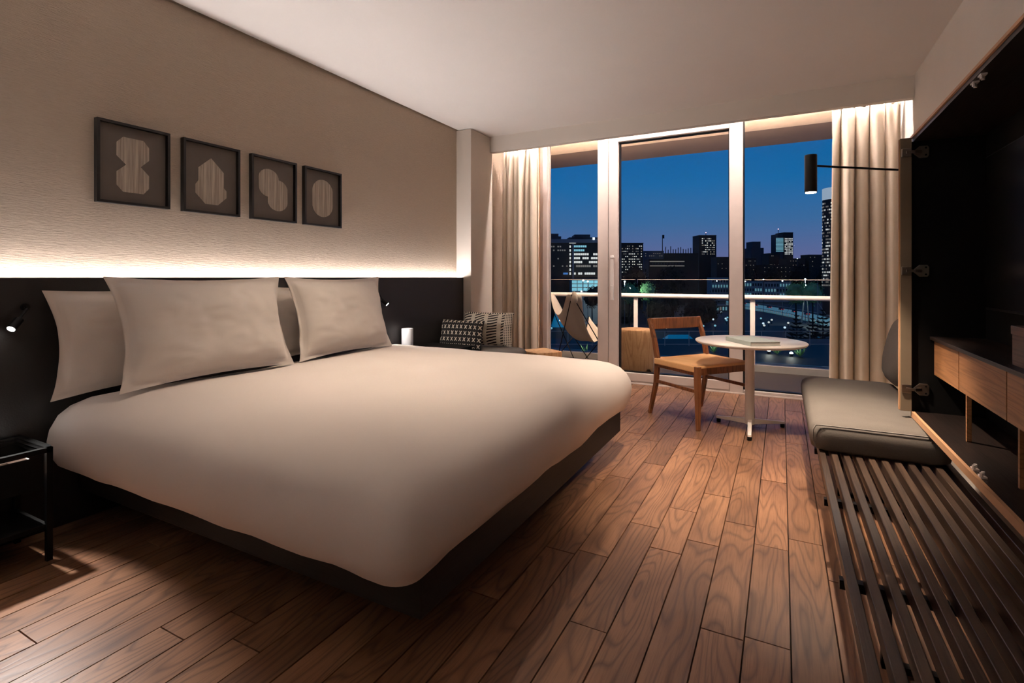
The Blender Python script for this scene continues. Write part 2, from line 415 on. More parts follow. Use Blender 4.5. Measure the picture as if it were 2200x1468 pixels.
MB().box(-1.66, -1.62, y0-.06, y0-.045, 1.36, 1.375).build('catch', 'white', hd, bevel=.002)

# LED strip in the curtain cove: real strip fixed to the back of the beam
M['led_cove'] = emit('led_cove', (255, 236, 228), P_COVE); M['led_head'] = emit('led_head', (255, 247, 246), P_HEAD)
cv = thing('led_strip', (-.98, 5.05, 2.95), 'white LED strip in the cove behind the ceiling beam, above the curtains', 'light strip')
MB().box(-2.82, .86, 5.03, 5.075, 2.948, 2.96).build('channel', 'white', cv)
MB().box(-2.80, .84, 5.036, 5.069, 2.942, 2.948).build('diffuser', 'led_cove', cv)

# curtains ----------------------------------------------------------
def curtain(name, x0, x1, yc, label, folds, seed, flare=0.0, z0=.015, z1=2.60, mask=None):
    rnd = random.Random(seed); ph = [rnd.uniform(0, 6.28) for _ in range(8)]
    def fn(u, v):
        z = z0+(z1-z0)*v
        warp = u + .018*math.sin(6.28*u*2.3+ph[0]) + .010*math.sin(6.28*u*5.1+ph[1]) + .006*math.sin(3*v+ph[2]+9*u)
        top = max(0, (v-.86)/.14)
        amp = .052*(1-.55*top)*(1+.35*math.sin(7*u+ph[3]))
        yy = yc + amp*math.sin(6.28*folds*warp+ph[4]) + .016*math.sin(6.28*folds*.5*warp+ph[5]+1.5*v)
        yy += .022*top*math.sin(6.28*folds*2*u+ph[6])
        xx = x0+(x1-x0)*(warp if 0 < u < 1 else u) + .014*math.sin(6.28*folds*warp*1.0+ph[4]+1.3)
        xx += flare*(1-v)*(u-.5) 
        if v > .985: z += .008*math.sin(6.28*folds*2.2*u)
        return (xx, yy, z)
    t = thing(name, ((x0+x1)/2, yc, 0), label, 'curtain', 'linen curtains')
    MB().grid(fn, int(folds*22), 26).build('drape', 'curtain', t, smooth=180, solid=.004)
    MB().box(x0-.02, x1+.02, yc-.012, yc+.012, z1+.03, z1+.05).build('track', 'white', t)
    m = MB()
    for i in range(int(folds*1.6)):
        xx = x0+(x1-x0)*(i+.5)/int(folds*1.6); m.box(xx-.004, xx+.004, yc-.004, yc+.004, z1-.02, z1+.03)
    m.build('hooks', 'white', t, kind='stuff')
curtain('curtain', -2.84, -2.40, 5.22, 'pale linen curtain gathered beside the corner column', 6.0, 3, .02)
curtain('curtain', .40, .87, 5.24, 'pale linen curtain gathered behind the reading lamp and bench', 4.6, 5, .04)

# =================================================================== HEADBOARD + LED
MB().box(-2.985, -2.95, YB+.3, 4.528, 0, 1.148).build('headboard', 'head', bevel=.004, label='long dark leather headboard panel along the wallpaper wall', cat='headboard')
hl = thing('led_strip', (-3.01, 1.3, 1.06), 'bright LED strip hidden behind the top of the dark headboard', 'light strip')
MB().box(-3.037, -2.987, YB+.3, 4.525, 1.10, 1.118).build('channel', 'white', hl)
MB().prism([(-3.038, 1.112), (-2.999, 1.112), (-3.0345, 1.1425), (-3.038, 1.1425)], 1, YB+.31, 4.522).build('profile', 'white', hl)
MB().add([(-3.010, YB+.32, 1.1225), (-3.010, 4.52, 1.1225), (-3.033, 4.52, 1.1427), (-3.033, YB+.32, 1.1427)], [(0, 1, 2, 3)]).build('diffuser', 'led_head', hl)

# =================================================================== BED
bed = thing('bed', (-1.95, 2.24, 0), 'wide platform bed with a dark floating wood base', 'bed')
MB().box(-2.85, -1.35, 1.62, 2.86, 0, .15).build('plinth', 'black', bed)
MB().box(-2.945, -.93, 1.20, 3.29, .15, .30).build('base', 'bedwood', bed, bevel=.004)
MB().puffy(-2.945, -.97, 1.22, 3.27, [(.02, .30), (0, .32), (0, .44), (.03, .47)], cr=.08).build('mattress', 'linen', bed, smooth=60)
def duvwob(x, y, z):
    n = mnoise.noise(Vector((x*2.0, y*2.0, z*2.0)))
    n2 = mnoise.noise(Vector((x*6, y*6, z*4+5)))
    zz = z + (.010*n+.003*n2 if z > .5 else 0)
    if z < .33: zz += .012*mnoise.noise(Vector((x*5, y*5, 2)))
    # soft dip of the edges towards the foot
    return (x + .008*n2*(z < .55), y + .008*n2*(z < .55), zz)
prof = [(.10, .302), (.065, .292), (.030, .31), (.008, .36), (0, .42), (.006, .47), (.03, .525), (.065, .563), (.12, .592), (.20, .612), (.30, .624)]
MB().puffy(-2.945, -.868, 1.055, 3.42, prof, cr=.085, nseg=8, puff=.026, ninner=10, wob=duvwob, nside=30, cap=False).build('duvet', 'linen', smooth=180,
    label='white puffy duvet spread over the platform bed', cat='duvet')

def pillow(name, mat, c, w, h, t, lean, label, cat='pillow', group=None, rz=0, seed=0, flange=.03, roll=0, pinch=.07, exps=2.6):
    """upright pillow; local X width, Z height (0..h), Y thickness; front is local -Y"""
    rnd = random.Random(seed); o3 = Vector((rnd.uniform(0, 50),)*3)
    m = MB(); nu, nv = 56, 40
    def out(u, v, sgn):
        x = u*w/2*(1 - pinch*(1-v*v)*abs(u)**3*1.6); z = v*h/2*(1 - pinch*(1-u*u)*abs(v)**3*1.2)
        fu = 1-flange*2/w; fv = 1-flange*2/h
        a = max(0, 1-(abs(u)/fu)**exps); b = max(0, 1-(abs(v)/fv)**exps)
        th = t/2*(a*b)**.48
        wr = mnoise.noise(Vector((x*7, z*7, sgn*3))+o3)*.014 + abs(mnoise.noise(Vector((x*9+z*6, z*16-x*4, sgn))+o3))*.010
        ed = max(abs(u), abs(v))
        th2 = th + wr*(.25+.75*min(1, th/(t*.25)))*(1 if th > .004 else .2)
        edge = .010*mnoise.noise(Vector((x*9, z*9, 7))+o3)*(ed > .93)
        th2 = max(th2, .003)
        return (x, sgn*th2 + edge, z+h/2)
    m.grid(lambda a, b: out(a*2-1, b*2-1, -1), nu, nv)
    m.grid(lambda a, b: out(1-a*2, b*2-1, 1), nu, nv)
    o = m.build(name, mat, local=True, smooth=180, label=label, cat=cat, group=group)
    import bmesh
    bm = bmesh.new(); bm.from_mesh(o.data); bmesh.ops.remove_doubles(bm, verts=bm.verts, dist=.0075*0+.0001); bm.to_mesh(o.data); bm.free()
    o.location = c; o.rotation_euler = (lean, roll, rz); return o
# pillows face +X: local -Y -> +X  => rz = +90deg ; lean tips the top back towards the headboard
def bedpillow(y0, y1, xb, zb, h, t, lean, label, seed, roll=0):
    return pillow('pillow', 'pillow', (xb, (y0+y1)/2, zb), y1-y0, h, t, R(lean), label, rz=R(90), seed=seed, group='white bed pillows', roll=roll)
bedpillow(1.05, 1.90, -2.835, .615, .49, .12, -4, 'white pillow at the back, beside the glass-topped nightstand', 1, R(-1.5))
bedpillow(2.13, 3.09, -2.83, .625, .47, .15, -6, 'white pillow at the back, beside the bedside canister', 2)
bedpillow(1.20, 2.12, -2.585, .632, .54, .20, -15, 'large white pillow in front, leaning on the nightstand-side pillow', 3)
bedpillow(2.17, 3.01, -2.60, .632, .54, .20, -15, 'large white pillow in front, leaning on the canister-side pillow', 4)

# =================================================================== ART
def art(y0, label, shapes):
    y1 = y0+.345; z0, z1 = 1.528, 1.948; xw = XL
    t = thing('art_frame', (xw, (y0+y1)/2, z0), label, 'picture', 'four framed line prints above the bed')
    f = MB(); b = .013; x1 = xw+.032
    f.box(xw, x1, y0, y1, z0, z0+b).box(xw, x1, y0, y1, z1-b, z1).box(xw, x1, y0, y0+b, z0+b, z1-b).box(xw, x1, y1-b, y1, z0+b, z1-b)
    f.build('frame', 'frame', t)
    MB().box(xw, xw+.008, y0+b, y1-b, z0+b, z1-b).build('mat_board', 'paper', t)
    for i, poly in enumerate(shapes):
        # poly in frame units: y 0..1, z 0..1
        P = [(y0+p[0]*.345, z0+p[1]*.42) for p in poly]
        MB().prism(P, 0, xw+.008, xw+.0092+.0006*i).build('printed_shape', 'lines', t)
    return t
def ell(cx, cz, rx, rz_, flat=0, n=36):
    pts = []
    for i in range(n):
        a = 2*math.pi*i/n; s = math.sin(a)
        pts.append((cx+rx*math.cos(a), cz+rz_*s+(flat if s > 0 else -flat)))
    return pts
oct_ = lambda cx, cz, w, h, c: [(cx-w+c, cz-h), (cx+w-c, cz-h), (cx+w, cz-h+c), (cx+w, cz+h-c), (cx+w-c, cz+h), (cx-w+c, cz+h), (cx-w, cz+h-c), (cx-w, cz-h+c)]
art(1.301, 'black framed print of two stacked octagons on grey', [[(.36, .16), (.64, .16), (.72, .24), (.72, .40), (.60, .50), (.72, .60), (.72, .76), (.64, .84), (.36, .84), (.27, .76), (.27, .60), (.40, .50), (.27, .40), (.27, .24)]])
art(1.718, 'black framed print of a pointed house-like polygon on grey', [[(.50, .80), (.73, .62), (.73, .40), (.78, .36), (.78, .26), (.62, .14), (.40, .14), (.23, .28), (.23, .40), (.28, .46), (.28, .64)]])
art(2.144, 'black framed print of two overlapping slanted ovals on grey', [ell(.40, .60, .22, .15, .07), ell(.60, .42, .22, .15, .10)])
art(2.558, 'black framed print of a single rounded oval on grey', [ell(.52, .50, .28, .22, .11), ell(.52, .50, .20, .15, .09)])

# =================================================================== BEDSIDE LAMPS
def bedlamp(y, z, aim, label, power, armdir, cone=98):
    t = thing('bedside_lamp', (-2.95, y+armdir*.05, z+.07), label, 'lamp', 'bedside spot lamps')
    MB().tube([(-2.953, y+armdir*.05, z+.07), (-2.944, y+armdir*.05, z+.07)], .016, 16).build('rosette', 'metal', t, smooth=40)
    c = Vector((-2.90, y, z)); d = (Vector(aim)-c).normalized()
    MB().tube([(-2.945, y+armdir*.05, z+.07), (-2.915, y+armdir*.045, z+.065), c-d*.02], .005, 8).build('arm', 'metal', t, smooth=60)
    h = MB().tube([c-d*.03, c+d*.025], .017, 18).build('head', 'metal', t, smooth=40)
    MB().tube([c+d*.025, c+d*.0265], .0135, 16).build('lens', M['led_spot'], h)
    spot('bedside_beam', c+d*.035, aim, power, cone, .22, NEUT, t, .012)
M['led_spot'] = emit('led_spot', (255, 246, 240), 120.0)
bedlamp(.956, .948, (-2.35, .10, .0), 'small black swivel reading lamp over the glass-topped nightstand', P_BEDSPOT, 1)
bedlamp(3.268, .942, (-2.2, 3.75, .2), 'small black swivel reading lamp over the white canister', P_BEDSPOT*.12, -1, 120)

# =================================================================== NIGHTSTANDS
ns = thing('nightstand', (-2.79, .62, 0), 'black metal nightstand with a dark glass top and open shelf', 'nightstand')
xa, xb, ya, yb = -2.945, -2.63, .30, .985
for px in (xa, xb-.02):
    for py in (ya, yb-.02): MB().box(px, px+.02, py, py+.02, 0, .46).build('leg', 'metal', ns)
fm = MB()
fm.box(xa, xb, ya, ya+.02, .44, .46).box(xa, xb, yb-.02, yb, .44, .46).box(xa, xa+.02, ya, yb, .44, .46).box(xb-.02, xb, ya, yb, .44, .46)
fm.build('top_frame', 'metal', ns)
MB().box(xa+.005, xb-.005, ya+.005, yb-.005, .46, .468).build('glass_top', 'glass', ns)
MB().box(xa+.01, xb-.01, ya+.01, yb-.01, .13, .15).build('shelf', 'black', ns, bevel=.002)
MB().box(xa+.01, xb-.03, ya+.01, yb-.03, .34, .35).build('drawer_bottom', 'walnut', ns)
MB().box(xb-.012, xb-.002, ya+.03, yb-.03, .30, .43).build('drawer_front', 'black', ns, bevel=.002)
tr = thing('tray', (-2.80, .66, .35), 'shallow tray with a pale rim under the nightstand glass', 'tray')
MB().box(-2.92, -2.68, .38, .94, .352, .36).build('base', 'walnut', tr)
f = MB()
for q in ((-2.92, -2.915, .38, .94), (-2.685, -2.68, .38, .94), (-2.92, -2.68, .38, .385), (-2.92, -2.68, .935, .94)): f.box(q[0], q[1], q[2], q[3], .36, .41)
f.build('rim', 'white', tr)
n2 = thing('nightstand', (-2.72, 3.72, 0), 'low black box nightstand carrying the white canister', 'nightstand')
MB().box(-2.945, -2.50, 3.46, 3.98, .06, .515).build('body', 'black', n2, bevel=.003)
MB().box(-2.92, -2.53, 3.48, 3.96, 0, .06).build('plinth', 'metal', n2)
MB().box(-2.495, -2.485, 3.48, 3.96, .10, .30).build('drawer', 'black', n2, bevel=.002)
MB().box(-2.945, -2.48, 3.455, 3.985, .515, .53).build('top', 'black', n2, bevel=.002)
cup = thing('canister', (-2.88, 3.53, .53), 'plain white cylindrical canister on the low nightstand', 'canister')
MB().lathe([(.046, 0), (.050, .004), (.050, .172), (.048, .176), (.030, .176), (.028, .170)], (-2.88, 3.53, .53)).build('body', 'cup', cup, smooth=35)
MB().lathe([(.027, 0), (.027, .004)], (-2.88, 3.53, .6985)).build('lid', 'white', cup, smooth=35)

# grey seat with two patterned cushions
st = thing('corner_seat', (-2.5, 4.25, 0), 'low grey upholstered corner seat between nightstand and curtain', 'seat')
MB().puffy(-2.945, -2.20, 4.03, 4.525, [(.02, .30), (0, .32), (0, .43), (.02, .455), (.05, .465)], cr=.05, puff=.008).build('seat_pad', 'greyseat', st, smooth=60)
MB().box(-2.93, -2.22, 4.05, 4.51, .08, .30).build('base', 'black', st)
for px in (-2.90, -2.26):
    for py in (4.08, 4.46): MB().box(px, px+.03, py, py+.03, 0, .08).build('leg', 'metal', st)
pillow('cushion', 'mud', (-2.70, 4.07, .470), .46, .28, .12, R(-16), 'black mudcloth cushion with rows of white cross marks on corner seat', 'cushion', 'cushions on the corner seat', seed=8, flange=.004, pinch=.03, rz=R(4))
pillow('cushion', 'stripe', (-2.57, 4.36, .478), .54, .33, .12, R(-9), 'off white cushion with black stripes and dots on corner seat', 'cushion', 'cushions on the corner seat', seed=9, flange=.004, pinch=.03, rz=R(6))
# wood block stool indoors
wb = MB(); wb.puffy(-.155, .155, -.155, .155, [(.006, 0), (0, .006), (0, .394), (.006, .40)], cr=.008, nseg=2, nside=3, ninner=2)
o = wb.build('wood_stool', 'block', local=True, smooth=30, label='square pale wood block stool in front of the left curtain', cat='stool'); o.location = (-2.185, 4.80, 0); o.rotation_euler = (0, 0, R(-31))

# =================================================================== CHAIR
A = Vector((-.982, 4.395, 0)); B = Vector((-.554, 4.054, 0)); Cc = Vector((-.633, 4.92, 0)); Dd = B+(Cc-A)
ctr = (A+Dd)/2; fd = ((B-A)).normalized(); sd = Vector((-fd.y, fd.x, 0))
ch = thing('dining_chair', ctr, 'walnut dining chair with woven cord seat and open back frame', 'chair')
back_l, back_r, fr_l, fr_r = A, A+sd*.50, B, B+sd*.50
for p, q in ((back_l, fr_l), (back_r, fr_r)):
    pass
def P(p, f, s, z): return p+fd*f+sd*s+Vector((0, 0, z))
for p, s in ((A, 1), (A+sd*.56, -1)):
    m = MB()
    pts = [P(p, -.01, 0, 0), P(p, .055, s*.012, .27), P(p, .075, s*.012, .46), P(p, .03, s*.012, .64), P(p, -.03, s*.012, .80)]
    ws = [.024, .036, .044, .036, .028]
    for i in range(4): m.bar(pts[i], pts[i+1], .030, ws[i], fd, .030, ws[i+1])
    m.build('back_leg', 'chairwood', ch, bevel=.003)
for p, s in ((B, 1), (B+sd*.56, -1)):
    MB().bar(P(p, 0, 0, 0), P(p, -.02, s*.01, .475), .026, .026, fd, .040, .046).build('front_leg', 'chairwood', ch, bevel=.003)
MB().bar(P(A, -.012, .012, .755), P(A, -.012, .548, .755), .026, .095, (0, 0, 1)).build('top_rail', 'chairwood', ch, bevel=.006)
# seat rails + stretchers
MB().bar(P(A, .08, .012, .435), P(A, .08, .548, .435), .03, .055).build('seat_rail', 'chairwood', ch, bevel=.003)
MB().bar(P(B, -.03, .012, .435), P(B, -.03, .548, .435), .03, .055).build('seat_rail', 'chairwood', ch, bevel=.003)
for s in (.012, .548):
    MB().bar(P(A, .08, s, .43), P(B, -.03, s, .43), .028, .05).build('seat_rail', 'chairwood', ch, bevel=.003)
    MB().bar(P(A, .055, s, .285), P(B, -.015, s, .285), .014, .026).build('stretcher', 'chairwood', ch, bevel=.003)
def seatfn(u, v):
    p = P(A, .06, .0, 0)+fd*(.455*u)+sd*(.56*v)
    sag = -.022*(math.sin(math.pi*u)*math.sin(math.pi*v))**.7 if 0 < u < 1 and 0 < v < 1 else 0
    diag = .004*(1-abs(abs(u-.5)-abs(v-.5))*2)
    return (p.x, p.y, .478+sag+diag)
cs = MB().grid(seatfn, 24, 24)
sk = [P(A, .06, 0, 0), P(A, .515, 0, 0), P(A, .515, .56, 0), P(A, .06, .56, 0)]
def side(a, b):
    cs.add([(a.x, a.y, .455), (b.x, b.y, .455), (b.x, b.y, .482), (a.x, a.y, .482)], [(0, 1, 2, 3)])
sd0 = MB()
for i in range(4):
    a, b = sk[i], sk[(i+1) % 4]; sd0.bar((a.x, a.y, .454), (b.x, b.y, .454), .034, .05)
seat = cs.build('seat', 'cord', ch, smooth=60)
sd0.build('seat_edge', 'cord', seat, bevel=.010, seg=3)

# =================================================================== TABLE
tb = thing('side_table', (-.215, 4.283, 0), 'small round white pedestal table with three feet', 'table')
tc_ = (-.215, 4.283, 0)
MB().lathe([(.36, .645), (.378, .650), (.388, .660), (.388, .666), (.384, .670)], tc_, 72).build('tabletop', 'white', tb, smooth=50)
MB().lathe([(.033, .04), (.033, .63), (.06, .636), (.06, .645)], tc_, 24).build('column', 'white', tb, smooth=40)
for fx, fy in ((-.46, 4.399), (.017, 4.462), (-.201, 3.968)):
    d = Vector((fx-tc_[0], fy-tc_[1], 0)); e = Vector(tc_)+d
    l_ = MB().bar((tc_[0], tc_[1], .062), (e.x, e.y, .036), .030, .045, (0, 0, 1), .026, .016).build('foot', 'white', tb, bevel=.003)
    MB().lathe([(.014, 0), (.016, .004), (.016, .022), (.010, .028)], (e.x-d.normalized().x*.016, e.y-d.normalized().y*.016, 0), 16).build('glide', 'metal', l_, smooth=40)
bk = thing('book', (-.19, 4.13, .670), 'pale grey-green hardback book lying on the round table', 'book', rz=R(33))
MB().box(-.11, .11, -.17, .17, 0, .003).box(-.11, .11, -.17, .17, .027, .030).box(-.113, -.109, -.17, .17, 0, .030).build('cover', 'book', bk, local=True, bevel=.001)
MB().box(-.109, .106, -.166, .166, .003, .027).build('pages', 'pages', bk, local=True)

# =================================================================== BENCH
bn = thing('slatted_bench', (.42, 2.5, 0), 'long low bench of dark wooden slats on black metal supports', 'bench')
for i in range(11):
    xs = .165+.0508*i
    MB().box(xs, xs+.027, .62, 4.42, .232, .28).build('slat', 'slat', bn, bevel=.002, seg=1)
for yb_ in (.75, 1.855, 2.496, 3.2, 4.2):
    MB().box(.155, .72, yb_-.014, yb_+.014, .205, .232).build('crossbar', 'metal', bn)
for yb_ in (.75, 1.855, 3.2, 4.2):
    m = MB()
    m.box(.26, .285, yb_-.0125, yb_+.0125, 0, .205).box(.62, .645, yb_-.0125, yb_+.0125, 0, .205).box(.26, .645, yb_-.0125, yb_+.0125, 0, .02)
    m.build('leg_frame', 'metal', bn)
cprof = [(.03, .281), (.008, .295), (0, .33), (0, .365), (.006, .395), (.025, .415), (.06, .424)]
sc = thing('seat_cushion', (.41, 3.68, .281), 'thick grey wool seat cushion on the slatted bench', 'cushion')
MB().puffy(.125, .70, 2.975, 4.40, cprof, cr=.07, puff=.006, ninner=5).build('pad', 'greyfab', sc, smooth=60)
# piping around the near end
pp = []
for q in range(41):
    t = q/40; xx = .135+.56*t
    pp.append((xx, 2.985, .413))
MB().tube([(.150, 2.992, .30), (.137, 2.984, .34), (.140, 2.983, .39), (.152, 2.988, .410)]+pp[3:-2]+[(.675, 2.988, .408), (.688, 2.984, .38)], .0035, 6).build('piping', 'greyseat', sc, smooth=60)
bc = MB()
bc.puffy(-.29, .29, -.23, .23, [(.10, -.075), (.05, -.066), (.018, -.045), (0, -.015), (0, .015), (.018, .045), (.05, .066), (.10, .075)], cr=.20, nseg=10, puff=.012, ninner=5)
o = bc.build('back_cushion', 'greyfab', local=True, smooth=180, label='rounded grey wool back cushion leaning on the wall above seat cushion', cat='cushion')
o.rotation_euler = Matrix(((0, 0, 1), (1, 0, 0), (0, 1, 0))).to_euler(); o.rotation_euler = (R(90), 0, R(90))
o.location = (.715, 4.22, .665)
o.rotation_euler = (Matrix.Rotation(R(12), 3, 'Y') @ Matrix.Rotation(R(90), 3, 'Z') @ Matrix.Rotation(R(90), 3, 'X')).to_euler()

# =================================================================== WALL CABINET
cb = thing('wall_cabinet', (.745, 2.3, .432), 'dark wooden wall cabinet hung above the slatted bench, doors folded open', 'cabinet')
X0, X1, YE, YN, ZB, ZT = .59, .895, 3.32, 1.20, .432, 1.878
MB().box(X0+.012, X1, YN, YE-.022, ZB, ZB+.03).build('bottom_panel', 'cabdark', cb)
MB().box(X0, X0+.012, YN, YE-.022, ZB, ZB+.03).build('bottom_edge', 'cabedge', cb)
MB().box(X0+.008, X1, YN, YE, ZT-.03, ZT).build('top_panel', 'cabdark', cb)
MB().box(X0, X0+.008, YN, YE, ZT-.012, ZT).build('top_edge', 'cabedge', cb)
MB().box(X0+.002, X1, YE-.022, YE, ZB, ZT-.03).build('side_panel', 'black', cb)
MB().box(X0, X1, YN, YN+.022, ZB, ZT-.03).build('side_panel', 'black', cb)
MB().box(X1-.012, X1, YN, YE-.022, ZB+.03, ZT-.03).build('back_panel', 'black', cb)
ybs = [3.296, 2.885, 2.347, 1.81, 1.23]
MB().box(.665, X1-.012, 1.224, 3.296, .834, .85).build('counter', 'cabdark', cb, bevel=.001)
for i in range(4):
    b, a = ybs[i]-.004, ybs[i+1]+.004
    dr = MB().box(.682, .70, a, b, .657, .832).build('drawer', 'cabwood', cb, bevel=.0015)
    MB().box(.70, .86, a+.02, b-.02, .665, .80).build('drawer_box', 'cabdark', dr)
for yy in (2.79, 2.25, 1.72):
    MB().box(.684, .700, yy-.007, yy+.007, ZB+.03, .657).build('post', 'cabwood', cb)
dl_ = MB().box(.542, .590, 3.282, 3.302, ZB+.030, ZT-.012).build('folded_door', 'taupe', cb, bevel=.002)
MB().box(.536, .542, 3.285, 3.302, ZB+.034, ZT-.016).build('edge_band', 'cabedge', dl_)
for hz_ in (1.79, 1.183, .577):
    h = MB().box(.546, .588, 3.274, 3.282, hz_-.022, hz_+.022).build('hinge', 'steel', dl_, bevel=.003)
    m = MB().box(.565, .60, 3.266, 3.276, hz_-.007, hz_+.007)
    m.prism([(.598, hz_-.006), (.622, hz_-.03), (.655, hz_-.03), (.662, hz_-.02), (.662, hz_+.02), (.655, hz_+.03), (.622, hz_+.03), (.598, hz_+.006)], 1, 3.288, 3.297)
    m.bar((.60, 3.272, hz_), (.63, 3.29, hz_), .016, .010, (0, 1, 0))
    m.build('mount_plate', 'steel', h, bevel=.0015)
    for dz in (-.018, .018): MB().tube([(.648, 3.284, hz_+dz), (.648, 3.288, hz_+dz)], .0045, 8).build('screw', 'metal', h)
for yy in (2.395, 2.315):
    for zz, s in ((ZB+.03, 1), (ZT-.03, -1)):
        c = MB().box(X0+.012, X0+.03, yy-.016, yy+.016, min(zz, zz+s*.006), max(zz, zz+s*.006))
        c.tube([(X0+.016, yy-.008, zz), (X0+.016, yy-.008, zz+s*.018)], .0055, 8).tube([(X0+.024, yy+.008, zz), (X0+.024, yy+.008, zz+s*.018)], .0055, 8)
        c.build('door_catch', 'white', cb)
tv = thing('television', (.85, 2.54, .99), 'flat black television on the back of the open wall cabinet', 'television')
MB().box(.842, .882, 1.95, 3.15, 1.0, 1.71).build('casing', 'metal', tv, bevel=.003)
MB().box(.838, .842, 1.958, 3.142, 1.012, 1.702).build('screen', 'screen', tv)
wbx = thing('wooden_box', (.76, 2.29, .85), 'small brown wooden box on the cabinet counter', 'box')
MB().box(.70, .80, 2.22, 2.36, .85, .955).build('body', 'walnut', wbx, bevel=.002)
MB().box(.697, .803, 2.217, 2.363, .955, .985).build('lid', 'walnut', wbx, bevel=.002)

# reading lamp on the cabinet's side
hx, hy = .132, 3.05
rl = thing('reading_lamp', (.60, 3.321, 1.712), 'black cylinder reading lamp on a thin arm above the bench cushion', 'lamp')
MB().tube([(.61, 3.3205, 1.712), (.61, 3.332, 1.712)], .028, 20).build('wall_plate', 'metal', rl, smooth=40)
MB().tube([(.61, 3.332, 1.712), (.60, 3.345, 1.712), (.585, 3.325, 1.706), (hx+.024, hy+.012, 1.722)], .0055, 8).build('arm', 'metal', rl, smooth=60)
MB().lathe([(.026, 1.588), (.0285, 1.586), (.0285, 1.775), (.027, 1.778)], (hx, hy, 0), 28).build('shade', 'metal', rl, smooth=40)
M['led_read'] = emit('led_read', (255, 232, 210), 30.0)
MB().lathe([(.024, 1.583), (.024, 1.588)], (hx, hy, 0), 24).build('lens', M['led_read'], rl)
spot('reading_beam', (hx, hy, 1.578), (hx, hy, 0), P_READ, 86, .55, WARM, rl, .02)

# recessed ceiling downlights; the one over the duvet is added as unseen fill
M['led_down'] = emit('led_down', (255, 228, 200), 20.0)
for dx, dy, w, ay, cone, lab in ((-.45, 2.88, 1.35, 1.1, 80, 'recessed ceiling downlight above the floor at the bed foot'), (-1.78, 2.22, .72, .0, 80, 'added ceiling fill light above the middle of the duvet')):
    d = thing('downlight', (dx, dy, ZC), lab, 'downlight', 'recessed ceiling downlights')
    MB().lathe([(.030, -.004), (.045, -.004), (.047, 0), (.030, 0)], (dx, dy, ZC), 28).build('ring', 'white', d, smooth=40)
    MB().lathe([(.029, -.003), (.029, 0)], (dx, dy, ZC), 24).build('lens', M['led_down'], d)
    spot('down_beam', (dx, dy, ZC-.012), (dx, dy+ay, 0), P_DOWN*w, cone, 1.0, WARM if cone < 90 else NEUT, d, .03)

# =================================================================== BALCONY
struct('balcony_floor', MB().box(-3.6, 1.8, 5.66, 7.05, -.12, -.02), 'balcfloor', 'dark balcony deck outside the window')
struct('balcony_kerb', MB().box(-3.6, 1.8, 7.05, 7.22, -.12, .06), 'concrete', 'pale concrete kerb at the balcony edge')
struct('balcony_ceiling', MB().box(-3.6, 1.8, 5.66, 6.63, 2.86, 2.95), 'slabpl', 'pale plaster underside of the balcony slab')
struct('balcony_soffit', MB().box(-3.6, 1.8, 6.63, 7.45, 2.86, 3.0), 'slabbr', 'brown outer panel under the balcony slab')
struct('balcony_wall', MB().box(-3.6, -3.05, 5.70, 7.0, -.02, 2.86), 'slabpl', 'plaster side wall of the balcony')
rlg = thing('balcony_railing', (-.9, 7.12, .06), 'white metal balcony railing with clear glass panels', 'railing')
MB().tube([(-3.5, 7.05, .90), (1.75, 7.05, .90)], .030, 14).build('handrail', 'white', rlg, smooth=40)
for px in (-3.24, -1.783, -.322, 1.14):
    MB().box(px-.028, px+.028, 7.06, 7.075, .06, .90).build('post', 'white', rlg, bevel=.003)
for a, b in ((-3.5, -1.80), (-1.77, -.34), (-.30, 1.75)):
    MB().box(a, b, 7.10, 7.112, .09, 1.115).build('glass_panel', 'glass', rlg)
    MB().box(a, b, 7.098, 7.114, 1.115, 1.121).build('top_edge', 'alu', rlg)
xs_ = thing('led_strip', (-1.0, 5.67, 2.74), 'added unseen LED fill above the window head, brightening the balcony slab', 'light strip')
M['led_out_fill'] = emit('led_out_fill', (255, 220, 196), 650.0)  # strip added out of sight to brighten the plaster under the slab
MB().box(-2.9, .7, 5.652, 5.664, 2.735, 2.78).build('channel', 'white', xs_); MB().box(-2.88, .68, 5.664, 5.669, 2.742, 2.774).build('diffuser', 'led_out_fill', xs_)
bl = thing('balcony_downlight', (-1.04, 6.22, 2.86), 'small round recessed light in the balcony ceiling', 'downlight')
MB().lathe([(.045, -.006), (.062, -.006), (.065, 0), (.045, 0)], (-1.04, 6.22, 2.86), 28).build('ring', 'white', bl, smooth=40)
M['led_balc'] = emit('led_balc', (235, 245, 255), 12.0)
MB().lathe([(.044, -.004), (.044, 0)], (-1.04, 6.22, 2.86), 24).build('lens', M['led_balc'], bl)
spot('balcony_beam', (-1.04, 6.22, 2.845), (-1.5, 6.2, 0), P_BALC*1.8, 130, .8, WARM, bl, .04)
# tree-stump stool
def stump():
    m = MB(); n = 30; prof = [(.185, 0), (.195, .02), (.20, .15), (.205, .35), (.207, .50), (.203, .53), (.195, .535)]
    o = 0
    for r, z in prof:
        for k in range(n):
            a = 2*math.pi*k/n; rr = r*(1+.025*math.sin(3*a+1)+.015*math.sin(7*a))
            zz = z
            if z < .03 and 4 < k < 9: zz += .075*(1-abs(k-6.5)/2.5)
            if z < .03 and 23 < k < 28: zz += .075*(1-abs(k-25.5)/2.5)
            m.v.append((rr*math.cos(a), rr*math.sin(a), zz))
    for i in range(len(prof)-1):
        for k in range(n): m.f.append((i*n+k, i*n+(k+1) % n, (i+1)*n+(k+1) % n, (i+1)*n+k))
    m.f.append(tuple(range(n))[::-1]); m.f.append(tuple((len(prof)-1)*n+k for k in range(n)))
    o = m.build('stump_stool', 'block', local=True, smooth=50, label='round cracked tree-stump stool on the balcony', cat='stool'); o.location = (-1.58, 6.33, -.02); o.rotation_euler = (0, 0, R(25))
stump()
